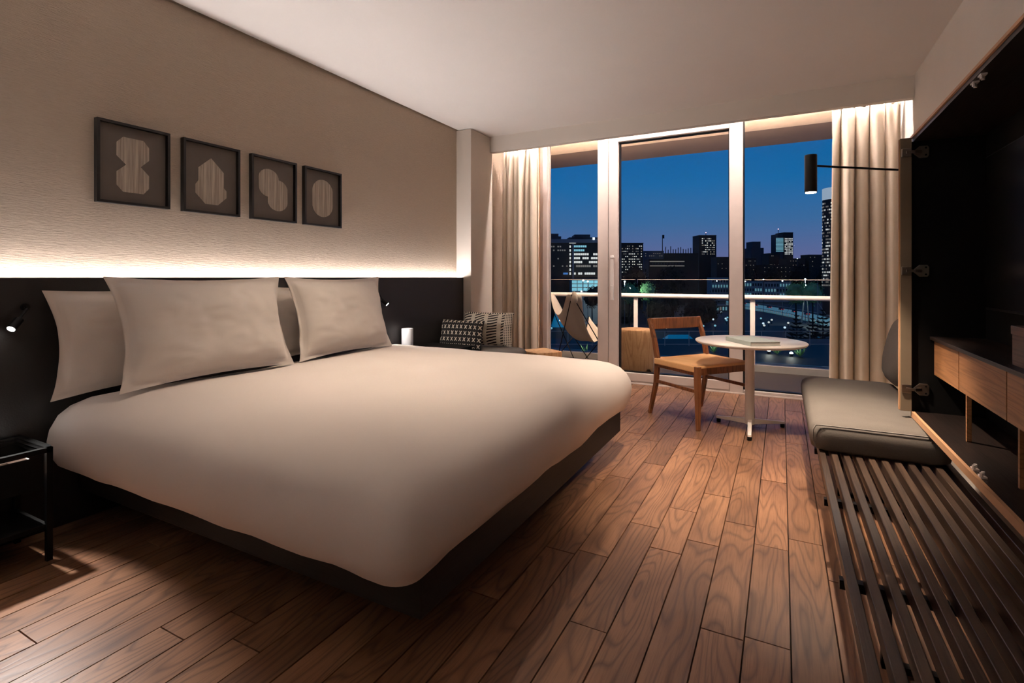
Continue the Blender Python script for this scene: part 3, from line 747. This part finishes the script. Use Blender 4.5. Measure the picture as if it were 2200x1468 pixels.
# butterfly chair
bf = thing('butterfly_chair', (-2.34, 6.42, -.02), 'canvas sling butterfly chair with black rod frame on the balcony', 'chair', rz=R(-42))
HL, HR, LL, LR = Vector((-.40, -.34, .955)), Vector((.40, -.34, .955)), Vector((-.37, .32, .62)), Vector((.37, .32, .62))
FBL, FBR, FFL, FFR = Vector((-.33, -.26, .008)), Vector((.33, -.26, .008)), Vector((-.33, .30, .008)), Vector((.33, .30, .008))
def rod(*p): MB().tube([Vector(q) for q in p], .0065, 8).build('frame_rod', 'metal', bf, local=True, smooth=60)
rod(HL, FFL, FFR, HR); rod(LL, FBL, FBR, LR)
rod(HL, Vector((.0, .03, .30)), FFR) if False else None
rod(HL, FBR*.9+FFR*.1); rod(HR, FBL*.9+FFL*.1)
def sling(u, v):
    # u across (-1..1), v from back (0) to front (1)
    U = u*2-1
    a = HL.lerp(HR, u); b = LL.lerp(LR, u)
    seat = Vector((U*.22, .06+.02*v, .335))
    if v < .5:
        t = v/.5; p = a.lerp(seat, t**.9); p.z -= .10*math.sin(math.pi*t)*(1-.3*abs(U))
        lobe = max(0.0, (abs(U)-.5)/.5); dip = (1-min(1, abs(U)/.62)**2.2)*(1-t)*.27; p.z -= dip; p.x *= 1-.22*math.sin(math.pi*min(1, t))
        p.y += .13*lobe**2*(1-t); p.z -= .05*max(0, lobe-.7)*(1-t)
    else:
        t = (v-.5)/.5; p = seat.lerp(b, t); p.z -= .05*math.sin(math.pi*t)
        p.z -= (1-abs(U)**1.6)*t*.17; p.x *= 1-.15*math.sin(math.pi*t)
    return p
MB().grid(sling, 24, 26).build('sling', 'canvas', bf, local=True, smooth=180, solid=.006)
for q, s in ((HL, -1), (HR, 1)):
    m = MB(); m.lathe([(.05, 0), (.075, .03), (.07, .09), (.035, .13), (.005, .14)], (0, 0, 0), 14)
    m.v = [tuple(q+Vector((x*1.05, y*.45+.03, z-.10))) for x, y, z in m.v]
    m.build('pocket', 'canvas', bf, local=True, smooth=180)

# =================================================================== CITY
GZ = -20.0
def fwd(u, D): 
    r = (u-1100)/F_PX*D
    return Vector((r*CY - D*SY, r*SY + D*CY, 0))
def at(u, v, D):
    p = fwd(u, D); p.z = CAMZ - (v-HZ)/F_PX*D; return p
def groundD(v): return F_PX*(CAMZ-GZ)/(v-HZ)
M['asphalt'] = plain('asphalt', (11, 11, 12), .6, vs=.05, var=.3)
M['bdark'] = plain('dark_facade', (20, 20, 26), .7, vs=.1)
M['bgrey'] = plain('grey_facade', (66, 70, 86), .7, vs=.1)
M['bnavy'] = plain('navy_facade', (40, 48, 66), .7, vs=.1)
M['broof'] = plain('roof_grey', (84, 92, 112), .7, vs=.1)
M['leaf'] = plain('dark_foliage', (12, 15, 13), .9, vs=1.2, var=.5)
M['leaf_lit_tone'] = plain('foliage_lit_tone', (120, 170, 110), .8, vs=1.2, var=.4)  # brighter copy of the foliage, lamp light put into its colour
M['trunk'] = plain('bark', (40, 32, 28), .9)
M['e_white'] = emit('window_white', (255, 250, 236), .75); M['e_dim'] = emit('dim_glow', (150, 140, 128), .45)
M['e_cyan'] = emit('window_cyan', (150, 214, 226), .7); M['e_blue'] = emit('window_blue', (70, 130, 200), .6)
M['e_teal'] = emit('canopy_teal', (10, 110, 150), .55); M['e_red'] = emit('tail_light', (255, 60, 60), 1.6)
M['e_lamp'] = emit('lamp_globe', (240, 255, 255), 9.0); M['e_shop'] = emit('shopfront', (120, 170, 176), .6)
M['e_lampdim'] = emit('bollard_glow', (220, 240, 250), 1.2); M['e_crown'] = emit('tower_crown', (190, 205, 215), .6); M['e_pink'] = emit('beacon', (255, 190, 200), 3.0)
M['facwhite'] = plain('pale_facade', (150, 150, 150), .7, vs=.1)
struct('ground', MB().box(-1500, 1200, 30, 1900, GZ-1, GZ), 'asphalt', 'dark city ground far below')
def building(u0, u1, vtop, D, depth, mat, label, name='building', vbase=None, group=None):
    """box facing the room; local X across, local Y depth, local Z up from ground"""
    c = fwd((u0+u1)/2, D); w = (u1-u0)/F_PX*D; h = (CAMZ-(vtop-HZ)/F_PX*D) - GZ
    t = thing(name, (c.x, c.y, GZ), label, 'building', group, rz=YAW)
    t['_w'] = w; t['_h'] = h
    MB().box(-w/2, w/2, 0, depth, 0, h).build('wall', mat, t, local=True)
    MB().box(-w/2-.2, w/2+.2, -.2, depth+.2, h, h+.35).build('roof', 'broof' if mat != 'bdark' else 'bdark', t, local=True)
    def L(u, v): # pixel on the facade -> local x, z
        return ((u-(u0+u1)/2)/F_PX*D, (CAMZ-(v-HZ)/F_PX*D) - GZ)
    return t, L, D/F_PX, w, h
def winset(t, L, px, us, vs, wu, wv, mat, prob, seed, name='lit_windows'):
    rnd = random.Random(seed); m = MB()
    for v in vs:
        for u in us:
            if rnd.random() > prob: continue
            x, z = L(u, v); m.box(x-wu*px/2, x+wu*px/2, -.12, .02, z-wv*px/2, z+wv*px/2)
    if m.v: m.build(name, mat, t, local=True, kind='stuff')
fr_ = lambda a, b, n: [a+(b-a)*i/(n-1) for i in range(n)]
# office block on the left
t, L, px, w, h = building(1120, 1312, 522, 245, 25, 'bdark', 'wide dark office block with bands of lit white windows', 'office_block')
for v in (529.5, 538, 546.5, 555, 563.5, 572, 588):
    k = 6 if v < 540 else 14
    m = MB(); rnd = random.Random(int(v))
    for i in range(k):
        u = 1233+i*4.6
        if rnd.random() < (.9 if u < 1262 else .72):
            x, z = L(u+2, v); m.box(x-1.9*px, x+1.9*px, -.12, .02, z-2.2*px, z+2.2*px)
    m.build('window_band', 'e_cyan' if v < 540 else 'e_white' if v != 572 else 'e_dim', t, local=True, kind='stuff')
x, z = L(1231.5, 600); x2, z2 = L(1233.5, 524); MB().box(x-2*px, x+1.2*px, -.9, 0, z, z2).build('stair_tower', 'broof', t, local=True)
winset(t, L, px, [1225], fr_(530, 588, 8), 3, 5, 'e_white', .95, 3, 'stair_windows')
winset(t, L, px, fr_(1185, 1218, 8), [530, 538, 556, 572], 3, 3, 'e_dim', .3, 4)
x, z = L(1216, 588); MB().box(x-6*px, x+4*px, -.15, 0, z-2*px, z+2*px).build('blue_sign', 'e_blue', t, local=True)
x, z = L(1230, 521.5); MB().box(x-7*px, x+7*px, -.3, 0, z-1.5*px, z+1.8*px).build('roof_sign', 'e_white', t, local=True)
for a, b, v0 in ((1180, 1201, 501), (1201, 1207, 507), (1236, 1270, 503), (1224, 1290, 509)):
    xa_, zt = L(a, v0); xb_, zb = L(b, 522); MB().box(xa_, xb_, 3, 14, zb, zt).build('plant_room', 'bnavy', t, local=True)
xa_, zt = L(1140, 514); xb_, zb = L(1312, 522); MB().box(xa_, xb_, -.6, 20, zb, zt).build('parapet', 'broof', t, local=True)
x, z = L(1275, 513); MB().box(x-2*px, x+2*px, -.9, -.6, z-2*px, z+2*px).build('roof_light', 'e_lamp', t, local=True)
# lit hall at its foot
t, L, px, w, h = building(1229, 1300, 601, 232, 10, 'facwhite', 'low glazed hall glowing pale cyan in front of the office block', 'glazed_hall')
for v in (606, 614, 622):
    for u in fr_(1234, 1282, 5):
        x, z = L(u, v); MB().box(x-5.2*px, x+5.2*px, -.1, 0, z-3.2*px, z+3.2*px).build('window', 'e_cyan', t, local=True)
# distant towers
t, L, px, w, h = building(1300, 1382, 523, 340, 18, 'bdark', 'dark apartment tower dotted with many small lit windows', 'apartment_tower')
winset(t, L, px, fr_(1337, 1378, 12), fr_(529, 596, 13), 1.9, 2.0, 'e_white', .42, 11); winset(t, L, px, fr_(1337, 1378, 12), fr_(529, 596, 13), 1.9, 2.0, 'e_dim', .35, 12)
t, L, px, w, h = building(1383, 1426, 540, 420, 18, 'bgrey', 'low blue-grey block beside the dotted apartment tower', 'low_block'); winset(t, L, px, fr_(1387, 1422, 9), [545, 550], 2, 1.6, 'e_dim', .5, 13)
t, L, px, w, h = building(1428, 1500, 545, 430, 20, 'bdark', 'long dark roofline bristling with thin antennas', 'antenna_building')
for i, u in enumerate(fr_(1434, 1494, 12)):
    x, z = L(u, 545); MB().tube([(x, 5, z), (x, 5, z+random.Random(i).uniform(3, 6.5))], .35, 5).build('antenna', 'bdark', t, local=True)
x, z = L(1427, 545); MB().tube([(x, 5, z-8), (x, 5, z+16)], [.4, .25], 6).box(x-.2, x+1.6, 4.9, 5.1, z+13, z+16).build('flag_mast', 'bdark', t, local=True)
t, L, px, w, h = building(1502, 1539, 506, 560, 20, 'bdark', 'square dark tower with rows of lit windows and pink beacon', 'office_tower')
winset(t, L, px, fr_(1509, 1534, 8), fr_(513, 546, 8), 2.2, 2.0, 'e_white', .45, 14); winset(t, L, px, fr_(1509, 1534, 8), fr_(513, 546, 8), 2.2, 2.0, 'e_dim', .5, 15)
x, z = L(1521, 504); MB().tube([(x, 6, z-1), (x, 6, z+2)], .3, 6).build('mast', 'bdark', t, local=True); MB().lathe([(.2, 0), (.7, .5), (.2, 1)], (x, 6, z+2), 10).build('beacon', 'e_pink', t, local=True)
t, L, px, w, h = building(1617, 1634, 520, 580, 16, 'bnavy', 'dark stepped tower without lit windows', 'stepped_tower')
xa_, zt = L(1612, 533); xb_, zb = L(1639, 560); MB().box(xa_, xb_, -2, 20, 0, zt).build('shoulder', 'bnavy', t, local=True)
t, L, px, w, h = building(1684, 1704, 500, 570, 18, 'bdark', 'bright white-lit office tower with a slim side wing', 'lit_tower')
winset(t, L, px, fr_(1687, 1702, 6), fr_(513, 546, 11), 1.8, 1.9, 'e_white', .8, 16)
xa_, zt = L(1672, 503); xb_, zb = L(1684, 560); MB().box(xa_, xb_, 1, 16, 0, zt).build('wing', 'bnavy', t, local=True)
m = MB()
for v in fr_(512, 540, 11):
    a, z = L(1668, v); b, _ = L(1684, v); m.box(a, b, .8, 1.0, z-.35, z+.35)
m.build('lit_floors', 'e_cyan', t, local=True, kind='stuff')
x, z = L(1678, 500); MB().tube([(x, 6, z), (x, 6, z+4)], .3, 6).build('mast', 'bdark', t, local=True); MB().lathe([(.2, 0), (.6, .5), (.2, 1)], (x, 6, z+4), 10).build('beacon', 'e_pink', t, local=True)
# round tower by the curtain
D = 300; c = fwd(1792, D); rt = thing('round_tower', (c.x, c.y, GZ), 'tall round tower with lit floors and glowing crown', 'building', rz=YAW)
px = D/F_PX; zt = CAMZ-(430-HZ)*px-GZ; MB().lathe([(22*px, 0), (22*px, zt)], (0, 0, 0), 32).build('wall', 'bdark', rt, local=True, smooth=40)
MB().lathe([(22*px, 0), (22.3*px, 0), (22.3*px, 24*px), (21*px, 25*px)], (0, 0, zt), 32).build('crown', M['e_crown'], rt, local=True, smooth=40)
m = MB(); rnd = random.Random(4); m2 = MB()
for i in range(26):
    z = zt - (8+i*7)*px
    for k in range(40):
        a = 2*math.pi*k/40
        q = rnd.random()
        if q < .65:
            (m if q < .25 else m2).bar((22.05*px*math.cos(a), 22.05*px*math.sin(a), z-1.6*px), (22.05*px*math.cos(a), 22.05*px*math.sin(a), z+1.6*px), 2.2*px, .15, (math.cos(a), math.sin(a), 0))
m.build('lit_windows', 'e_white', rt, local=True, kind='stuff'); m2.build('dim_windows', 'e_dim', rt, local=True, kind='stuff')
# low dark quarter on the slope
for i, (a, b, v, D, lab) in enumerate(((1600, 1625, 556, 510, 'low dark slope house with a flat roof under stepped tower'), (1652, 1676, 545, 540, 'dark house block with a warm lit corner by the lit tower'), (1690, 1730, 556, 510, 'wide dark slope house below the lit tower'),
                                      (1738, 1772, 548, 512, 'dark slope house beside the round tower'), (1540, 1597, 553, 512, 'long dark slope house right of the antenna roofline'), (1640, 1700, 570, 488, 'dark slope house with a row of small warm windows'))):
    t, L, px, w, h = building(a, b, v, D, 15, 'bdark', lab, 'slope_house', group='dark houses on the slope')
    winset(t, L, px, fr_(a+3, b-3, 7), [v+5, v+14, v+24], 1.6, 1.6, 'e_dim', .35 if i != 5 else .8, 40+i)
t, L, px, w, h = building(1394, 1472, 558, 390, 14, 'bdark', 'old palace front with two pale lit cornices', 'palace')
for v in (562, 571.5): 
    xa_, z = L(1396, v); xb_, _ = L(1470, v); MB().box(xa_, xb_, -.5, 0, z-.35, z+.35).build('glow_cornice', 'e_dim', t, local=True)  # cornice bands glow by themselves as if floodlit
winset(t, L, px, fr_(1402, 1465, 11), [567], 2.2, 4, 'bnavy', 1, 50, 'dark_windows')
# lit street front
for i, (a, b, v, D) in enumerate(((1528, 1572, 597, 462), (1597, 1639, 605, 440), (1642, 1700, 606, 440))):
    t, L, px, w, h = building(a, b, v, D, 10, 'facwhite', ('pale lit street house with tall windows near the round table', 'pale lit street house behind the middle street lamps', 'long pale lit street house beside the lit green tree')[i], 'street_house', group='lit street fronts')
    for u in fr_(a+4, b-4, int((b-a)/6)):
        for vv in (v+7, v+18, v+28):
            x, z = L(u, vv); MB().box(x-1.6*px, x+1.6*px, -.1, 0, z-3*px, z+3*px).build('window', 'e_shop' if (u+vv) % 3 > 1 else 'bdark', t, local=True)
# street lamps
for i, (u, v, D) in enumerate(((1253, 603, 200), (1263, 605, 200), (1342, 605, 214), (1601, 605, 300), (1640, 601, 300), (1681, 604, 262), (1730, 600, 236), (1540, 604, 345), (1713, 556, 488))):
    p = at(u, v, D); t = thing('street_lamp', (p.x, p.y, GZ), 'slim street lamp with glowing white head '+('before the glazed hall', 'before the glazed hall', 'below the dotted apartment tower', 'at the street house edge by the aluminium post', 'between the two pale street houses', 'before the long pale street house', 'among the lit green trees', 'before the street house near the round table', 'high on the slope below the lit tower')[i], 'street lamp', 'street lamps along the avenue')
    MB().tube([(p.x, p.y, GZ), (p.x, p.y, p.z)], [.14, .08], 6).build('pole', 'broof', t)
    MB().lathe([(.05, -.3), (.34, -.1), (.34, .15), (.05, .35)], tuple(p), 10).build('lamp_head', 'e_lamp', t, smooth=60)
    if i in (6, 2):
        d = bpy.data.lights.new('street_glow', 'POINT'); d.energy = 9000; d.color = (.85, 1, .95); d.shadow_soft_size = .4
        o = bpy.data.objects.new('street_glow', d); COL.objects.link(o); o.parent = t; o.location = Vector((p.x, p.y, p.z-1))-Vector(WL[t])
# trees
def blob(r, seed, zs=.85):
    rnd = random.Random(seed); m = MB(); nu, nv = 18, 11
    def fn(u, v):
        a = 2*math.pi*u; b = math.pi*(v-.5); d = Vector((math.cos(a)*math.cos(b), math.sin(a)*math.cos(b), math.sin(b)))
        k = 1+.22*mnoise.noise(d*2.2+Vector((seed*3.1, 0, 0)))+.16*mnoise.noise(d*6+Vector((0, seed*2.3, 0)))
        if v in (0, 1): k = 1
        return d.x*r*k, d.y*r*k, d.z*r*zs*k
    return m.grid(fn, nu, nv)
def crown(seed):
    rnd = random.Random(seed+90); m = blob(.80, seed)
    for k in range(520):
        d = Vector((rnd.gauss(0, 1), rnd.gauss(0, 1), rnd.gauss(0, 1))).normalized()
        k2 = 1+.34*mnoise.noise(d*2.4+Vector((seed*3.1, 0, 0)))
        c = d*rnd.uniform(.72, 1.06)*k2; c.z *= .85; a = Vector((rnd.gauss(0, 1), rnd.gauss(0, 1), rnd.gauss(0, 1))).normalized()*.075; b = a.cross(d).normalized()*.06
        m.add([c-a, c+b, c+a, c-b], [(0, 1, 2, 3)])
    return m
crowns = [crown(i) for i in range(4)]
bmesh_ = {}
def tree(u, v, D, r, label, mat='leaf', seed=0):
    p = at(u, v, D); p.z -= r*1.15; base = p.z-r*.8
    t = thing('tree', (p.x, p.y, GZ), label, 'tree', 'dark trees along the river park')
    key = (seed % 4, mat)
    if key not in bmesh_:
        me = bpy.data.meshes.new('crown'); me.from_pydata(crowns[seed % 4].v, [], crowns[seed % 4].f); me.materials.append(M[mat]); bmesh_[key] = me
        pass
    o = bpy.data.objects.new('crown', bmesh_[key]); COL.objects.link(o); o.parent = t
    o.location = p-Vector((p.x, p.y, GZ)); o.scale = (r, r, r*max(1, (p.z-GZ)/r*.8) if p.z-GZ > r*1.2 else r); o.rotation_euler = (0, 0, seed)
    o.scale = (r, r, r*1.35)
    MB().tube([(p.x, p.y, GZ), (p.x, p.y, p.z)], [r*.09, r*.05], 6).build('trunk', 'trunk', t)
rnd = random.Random(12)
for ri, (D, r, lab) in enumerate(((236, 6.5, 'round-crowned dark tree in the park row nearest the balcony'), (262, 7.5, 'round-crowned dark tree in the second park row'), (288, 8.0, 'round-crowned dark tree in the third park row'), (316, 8.5, 'round-crowned dark tree in the park row before the palace'), (468, 9.0, 'round-crowned dark tree on the slope behind the street houses'))):
    u = 1338+ri*9 if D < 400 else 1606
    while u < (1512 if D < 400 else 1775):
        v = ((632, 612, 590, 566)[ri] + (14 if u > 1490 else 0) + rnd.uniform(-7, 7)) if D < 400 else 572+rnd.uniform(-5, 5)
        if not (D < 300 and 1355 < u < 1395): tree(u, v, D+rnd.uniform(-2, 2), r, lab, seed=int(u))
        u += 2.6*r/D*F_PX
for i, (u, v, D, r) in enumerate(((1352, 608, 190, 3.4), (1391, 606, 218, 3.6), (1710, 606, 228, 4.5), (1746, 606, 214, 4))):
    tree(u, v, D, r, 'tree with crown coloured bright green to look lamp-lit', 'leaf_lit_tone', i)
for i, (u, v, D, r) in enumerate(((1272, 616, 196, 3.6), (1285, 612, 206, 3.2))): tree(u, v, D, r, 'small dark tree before the glazed hall', seed=i)
# avenue bridge, lit carriageway rising on a ramp
def gp(u, v): return at(u, v, groundD(v))
rd = thing('road_bridge', tuple(gp(1650, 665)), 'pale lit road bridge curving past the park', 'bridge')
M['roadlit'] = emit('lit_road', (110, 160, 170), .36)  # street lighting on the carriageway put in as its own glow
pts = [(1560, 648, 656), (1600, 652, 664), (1650, 660, 672), (1700, 668, 682), (1750, 678, 694), (1800, 690, 708)]
m = MB(); top = [gp(u, a) for u, a, b in pts]; bot = [gp(u, b) for u, a, b in pts]
for p in top+bot: p.z = GZ+.6
n = len(pts)
m.add(top+bot+[q+Vector((0, 0, -.6)) for q in top+bot], [(i, i+1, n+i+1, n+i) for i in range(n-1)]+[(n+i, n+i+1, 3*n+i+1, 3*n+i) for i in range(n-1)])
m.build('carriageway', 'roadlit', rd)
m = MB(); rl_ = [q+Vector((0, 0, 1.1)) for q in bot]
m.tube(rl_, .14, 5); m.tube([q+Vector((0, 0, 1.1)) for q in top], .14, 5); m.build('parapet_rail', 'facwhite', rd)
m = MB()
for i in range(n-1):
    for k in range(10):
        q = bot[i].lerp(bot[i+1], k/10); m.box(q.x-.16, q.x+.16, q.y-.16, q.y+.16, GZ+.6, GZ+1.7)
m.build('balusters', 'e_dim', rd, kind='stuff')  # balusters glow by themselves in place of light falling on them
for i in range(7):
    f = .08+.11*i; j = min(int(f*(n-1)), n-2); tt = f*(n-1)-j
    q = (top[j].lerp(top[j+1], tt)).lerp(bot[j].lerp(bot[j+1], tt), .35); d = (top[j+1]-top[j]).normalized(); z = GZ+.6
    cr_ = thing('car', (q.x, q.y, z), 'small dark car with red tail lights on the road bridge', 'car', 'cars on the road bridge', rz=math.atan2(d.y, d.x))
    MB().prism([(-2.2, .35), (2.2, .35), (2.2, .9), (1.2, 1.0), (.6, 1.5), (-1.2, 1.5), (-1.8, 1.0), (-2.2, .95)], 1, -.85, .85).build('body', 'bnavy', cr_, local=True, bevel=.05)
    for sx_ in (-1.35, 1.35):
        for sy_ in (-.8, .8): MB().tube([(sx_, sy_-.1, .33), (sx_, sy_+.1, .33)], .33, 10).build('wheel', 'metal', cr_, local=True)
    for sy_ in (-.65, .65): MB().box(2.15, 2.26, sy_-.22, sy_+.22, .6, .85).build('tail_light', 'e_red', cr_, local=True); 
    for sy_ in (-.65, .65): MB().box(-2.26, -2.15, sy_-.22, sy_+.22, .6, .85).build('lamp', 'e_red', cr_, local=True)
# cable-stayed footbridge mast
mp = gp(1730, 694); mt_ = thing('footbridge_mast', (mp.x, mp.y, GZ), 'white A-shaped cable mast beside the road bridge', 'mast')
apex = at(1731, 612, groundD(694)); 
MB().tube([gp(1722, 694), apex], [.35, .2], 6).build('leg', 'facwhite', mt_); MB().tube([gp(1738, 694), apex], [.35, .2], 6).build('leg', 'facwhite', mt_)
MB().tube([apex, at(1690, 672, groundD(690))], .08, 5).build('cable', 'facwhite', mt_); MB().tube([apex, at(1775, 676, groundD(690))], .08, 5).build('cable', 'facwhite', mt_)
m2p = gp(1757, 712); MB().tube([(m2p.x, m2p.y, GZ), at(1757, 608, groundD(712))], [.22, .12], 6).build('flag_pole', 'facwhite', label='thin white flag pole beside the cable mast', cat='pole')
# canopies over the marina, teal lighting put in as roof glow
for i, (u, v, w_, h_) in enumerate(((1468, 733, 74, 20), (1215, 690, 60, 46), (1768, 735, 36, 14), (1380, 716, 60, 30))):
    D = groundD(v+14); c = at(u, v, D); px = D/F_PX
    t = thing('canopy', (c.x, c.y, GZ), ('wide teal-lit marquee roof behind the dining chair', 'blue-lit marquee roof behind the butterfly chair', 'small teal-lit marquee roof beside the right curtain', 'dim blue marquee roof behind the stump stool')[i], 'canopy', rz=YAW)
    hz2 = h_*px*.5
    z1_ = c.z-GZ
    MB().add([(-w_*px/2, 0, z1_-hz2), (w_*px/2, 0, z1_-hz2), (w_*px/2, 9, z1_-hz2), (-w_*px/2, 9, z1_-hz2), (-w_*px*.3, 4.5, z1_+hz2), (w_*px*.3, 4.5, z1_+hz2)],
             [(0, 1, 5, 4), (1, 2, 5), (2, 3, 4, 5), (3, 0, 4), (0, 3, 2, 1)]).build('roof', M['e_teal'] if i != 3 else M['bnavy'], t, local=True)
    for sx_ in (-.45, .45):
        for sy_ in (.3, 8.7): MB().tube([(w_*px*sx_, sy_, 0), (w_*px*sx_, sy_, z1_-hz2)], .12, 6).build('post', 'facwhite', t, local=True)
    MB().lathe([(.05, 0), (.4, .3), (.05, .6)], (-w_*px*.2, -.3, z1_), 8).build('lamp', 'e_lamp', t, local=True)
# dark conifers and lower terrace with white fence
def conifer(u, v, D, h, label, seed):
    p = at(u, v, D); base = p.z-h; t = thing('conifer', (p.x, p.y, base), label, 'tree', 'dark conifers below the balcony')
    MB().tube([(0, 0, 0), (0, 0, h)], [h*.018, .02], 6).build('trunk', 'trunk', t, local=True)
    rnd = random.Random(seed); m = MB()
    for k in range(13):
        z = h*(.28+.7*k/13); L_ = h*.26*(1-k/14)
        for q in range(6):
            a = q*math.pi/3+k*.5+rnd.uniform(-.2, .2); tip = (L_*math.cos(a), L_*math.sin(a), z+L_*.25)
            m.tube([(0, 0, z), (L_*.5*math.cos(a), L_*.5*math.sin(a), z+L_*.02), tip], [.05, .16*L_*.5+.05, .02], 5)
    m.build('branches', 'leaf', t, local=True, kind='stuff')
conifer(1712, 668, 58, 8, 'slim dark conifer rising above the terrace hedge', 1); conifer(1768, 655, 60, 9, 'taller dark conifer beside the right curtain', 2); conifer(1745, 676, 50, 6, 'short dark conifer between two taller conifers', 3)
TZ = -3.4; TD = (CAMZ-TZ)
ter = thing('lower_terrace', (5, 33, TZ), 'dark lower roof terrace seen below the balcony edge', 'terrace')
q0, q1 = fwd(1100, 24), fwd(1100, 36)
dx_ = Vector((CY, SY, 0)); dy_ = Vector((-SY, CY, 0)); base = fwd(1450, 24)
vs = [base-dx_*14, base+dx_*16, base+dx_*16+dy_*14, base-dx_*14+dy_*14]
MB().add([(p.x, p.y, TZ) for p in vs]+[(p.x, p.y, TZ-.4) for p in vs], [(0, 1, 2, 3), (4, 7, 6, 5), (0, 4, 5, 1), (1, 5, 6, 2), (2, 6, 7, 3), (3, 7, 4, 0)]).build('slab', 'asphalt', ter)
MB().add([(p.x, p.y, z) for z in (GZ, TZ-.4) for p in vs], [(0, 1, 5, 4), (1, 2, 6, 5), (2, 3, 7, 6), (3, 0, 4, 7)]).build('building_below', 'bdark', ter)
fe = thing('terrace_fence', tuple(base+dy_*10+Vector((0, 0, TZ))), 'thin white wire fence along the lower terrace', 'fence')
for k in range(19):
    p = base+dx_*(-13.5+1.6*k)+dy_*10; MB().tube([(p.x, p.y, TZ), (p.x, p.y, TZ+1.0)], .025, 6).build('post', 'facwhite', fe)
for z in (.12, .98):
    a = base-dx_*13.5+dy_*10; b = base+dx_*15.3+dy_*10; MB().tube([(a.x, a.y, TZ+z), (b.x, b.y, TZ+z)], .02, 6).build('rail', 'facwhite', fe)
for k, (u, D) in enumerate(((1240, 30), (1516, 31), (1652, 30.5), (1700, 29.5))):
    p = fwd(u, D); t = thing('garden_light', (p.x, p.y, TZ), 'low garden light glowing on the lower terrace, behind the '+('butterfly chair', 'dining chair', 'round table', 'seat cushion')[k], 'garden light', 'garden lights on the lower terrace')
    MB().lathe([(.10, 0), (.10, .12), (.07, .16)], (p.x, p.y, TZ), 12).build('body', 'metal', t, smooth=40)
    MB().lathe([(.085, .165), (.10, .20), (.05, .26)], (p.x, p.y, TZ), 12).build('globe', M['e_lamp'], t, smooth=60)
    d = bpy.data.lights.new('garden_glow', 'POINT'); d.energy = 14; d.color = (1, .95, .8); d.shadow_soft_size = .1
    o = bpy.data.objects.new('garden_glow', d); COL.objects.link(o); o.parent = t; o.location = (0, 0, .5)
    pl = thing('plant', (p.x+.45, p.y+.2, TZ), 'small leafy plant on the lower terrace, behind the '+('butterfly chair', 'dining chair', 'round table', 'seat cushion')[k], 'plant', 'plants on the lower terrace')
    m = MB(); rnd = random.Random(k)
    for q in range(22):
        a = rnd.uniform(0, 6.28); e = rnd.uniform(.3, 1.2); L_ = rnd.uniform(.35, .75)
        tip = Vector((math.cos(a)*math.cos(e), math.sin(a)*math.cos(e), math.sin(e)))*L_; sd_ = Vector((-math.sin(a), math.cos(a), 0))*.05
        m.add([(0, 0, 0), tip*.55+sd_, tip, tip*.55-sd_], [(0, 1, 2, 3)])
    m.build('leaves', 'leaf_lit_tone', pl, local=True)

# quay bollards and kiosks that sprinkle the riverside with light
for i in range(22):
    rnd = random.Random(300+i); u, v = rnd.choice(((rnd.uniform(1182, 1285), rnd.uniform(706, 716)), (rnd.uniform(1400, 1560), rnd.uniform(704, 716)), (rnd.uniform(1520, 1590), rnd.uniform(676, 700)), (rnd.uniform(1600, 1700), rnd.uniform(692, 716))))
    p = gp(u, v)
    t = thing('bollard_light', (p.x, p.y, GZ), 'low bollard light glowing on the dark riverside', 'bollard', 'bollard lights on the riverside')
    MB().lathe([(.22, 0), (.2, 1.4)], (p.x, p.y, GZ), 8).build('post', 'bgrey', t)
    MB().lathe([(.2, 1.4), (.42, 1.6), (.42, 2.0), (.1, 2.2)], (p.x, p.y, GZ), 8).build('lamp_head', ('e_white', 'e_cyan', 'e_lampdim')[i % 3], t)
for i, (u, v, w_) in enumerate(((1205, 652, 40), (1262, 656, 44), (1545, 660, 36))):
    D = groundD(v+9); p = at(u, v, D); px = D/F_PX
    t = thing('kiosk', (p.x, p.y, GZ), ('lit riverside kiosk seen behind the butterfly chair wing', 'lit riverside kiosk below the glazed hall', 'pale lit riverside kiosk with tall windows by the aluminium post')[i], 'kiosk', 'riverside kiosks', rz=YAW)
    hh = 12*px; MB().box(-w_*px/2, w_*px/2, 0, 5, 0, hh).build('wall', 'bgrey', t, local=True); MB().box(-w_*px/2-.5, w_*px/2+.5, -.8, 5.5, hh, hh+.4).build('roof', 'facwhite', t, local=True)
    for k in range(6):
        x = (-.42+.168*k)*w_*px; MB().box(x-1.8*px, x+1.8*px, -.1, 0, 2*px, 9.5*px).build('window', ('e_shop', 'e_cyan', 'e_dim')[(k*k+i) % 3], t, local=True)
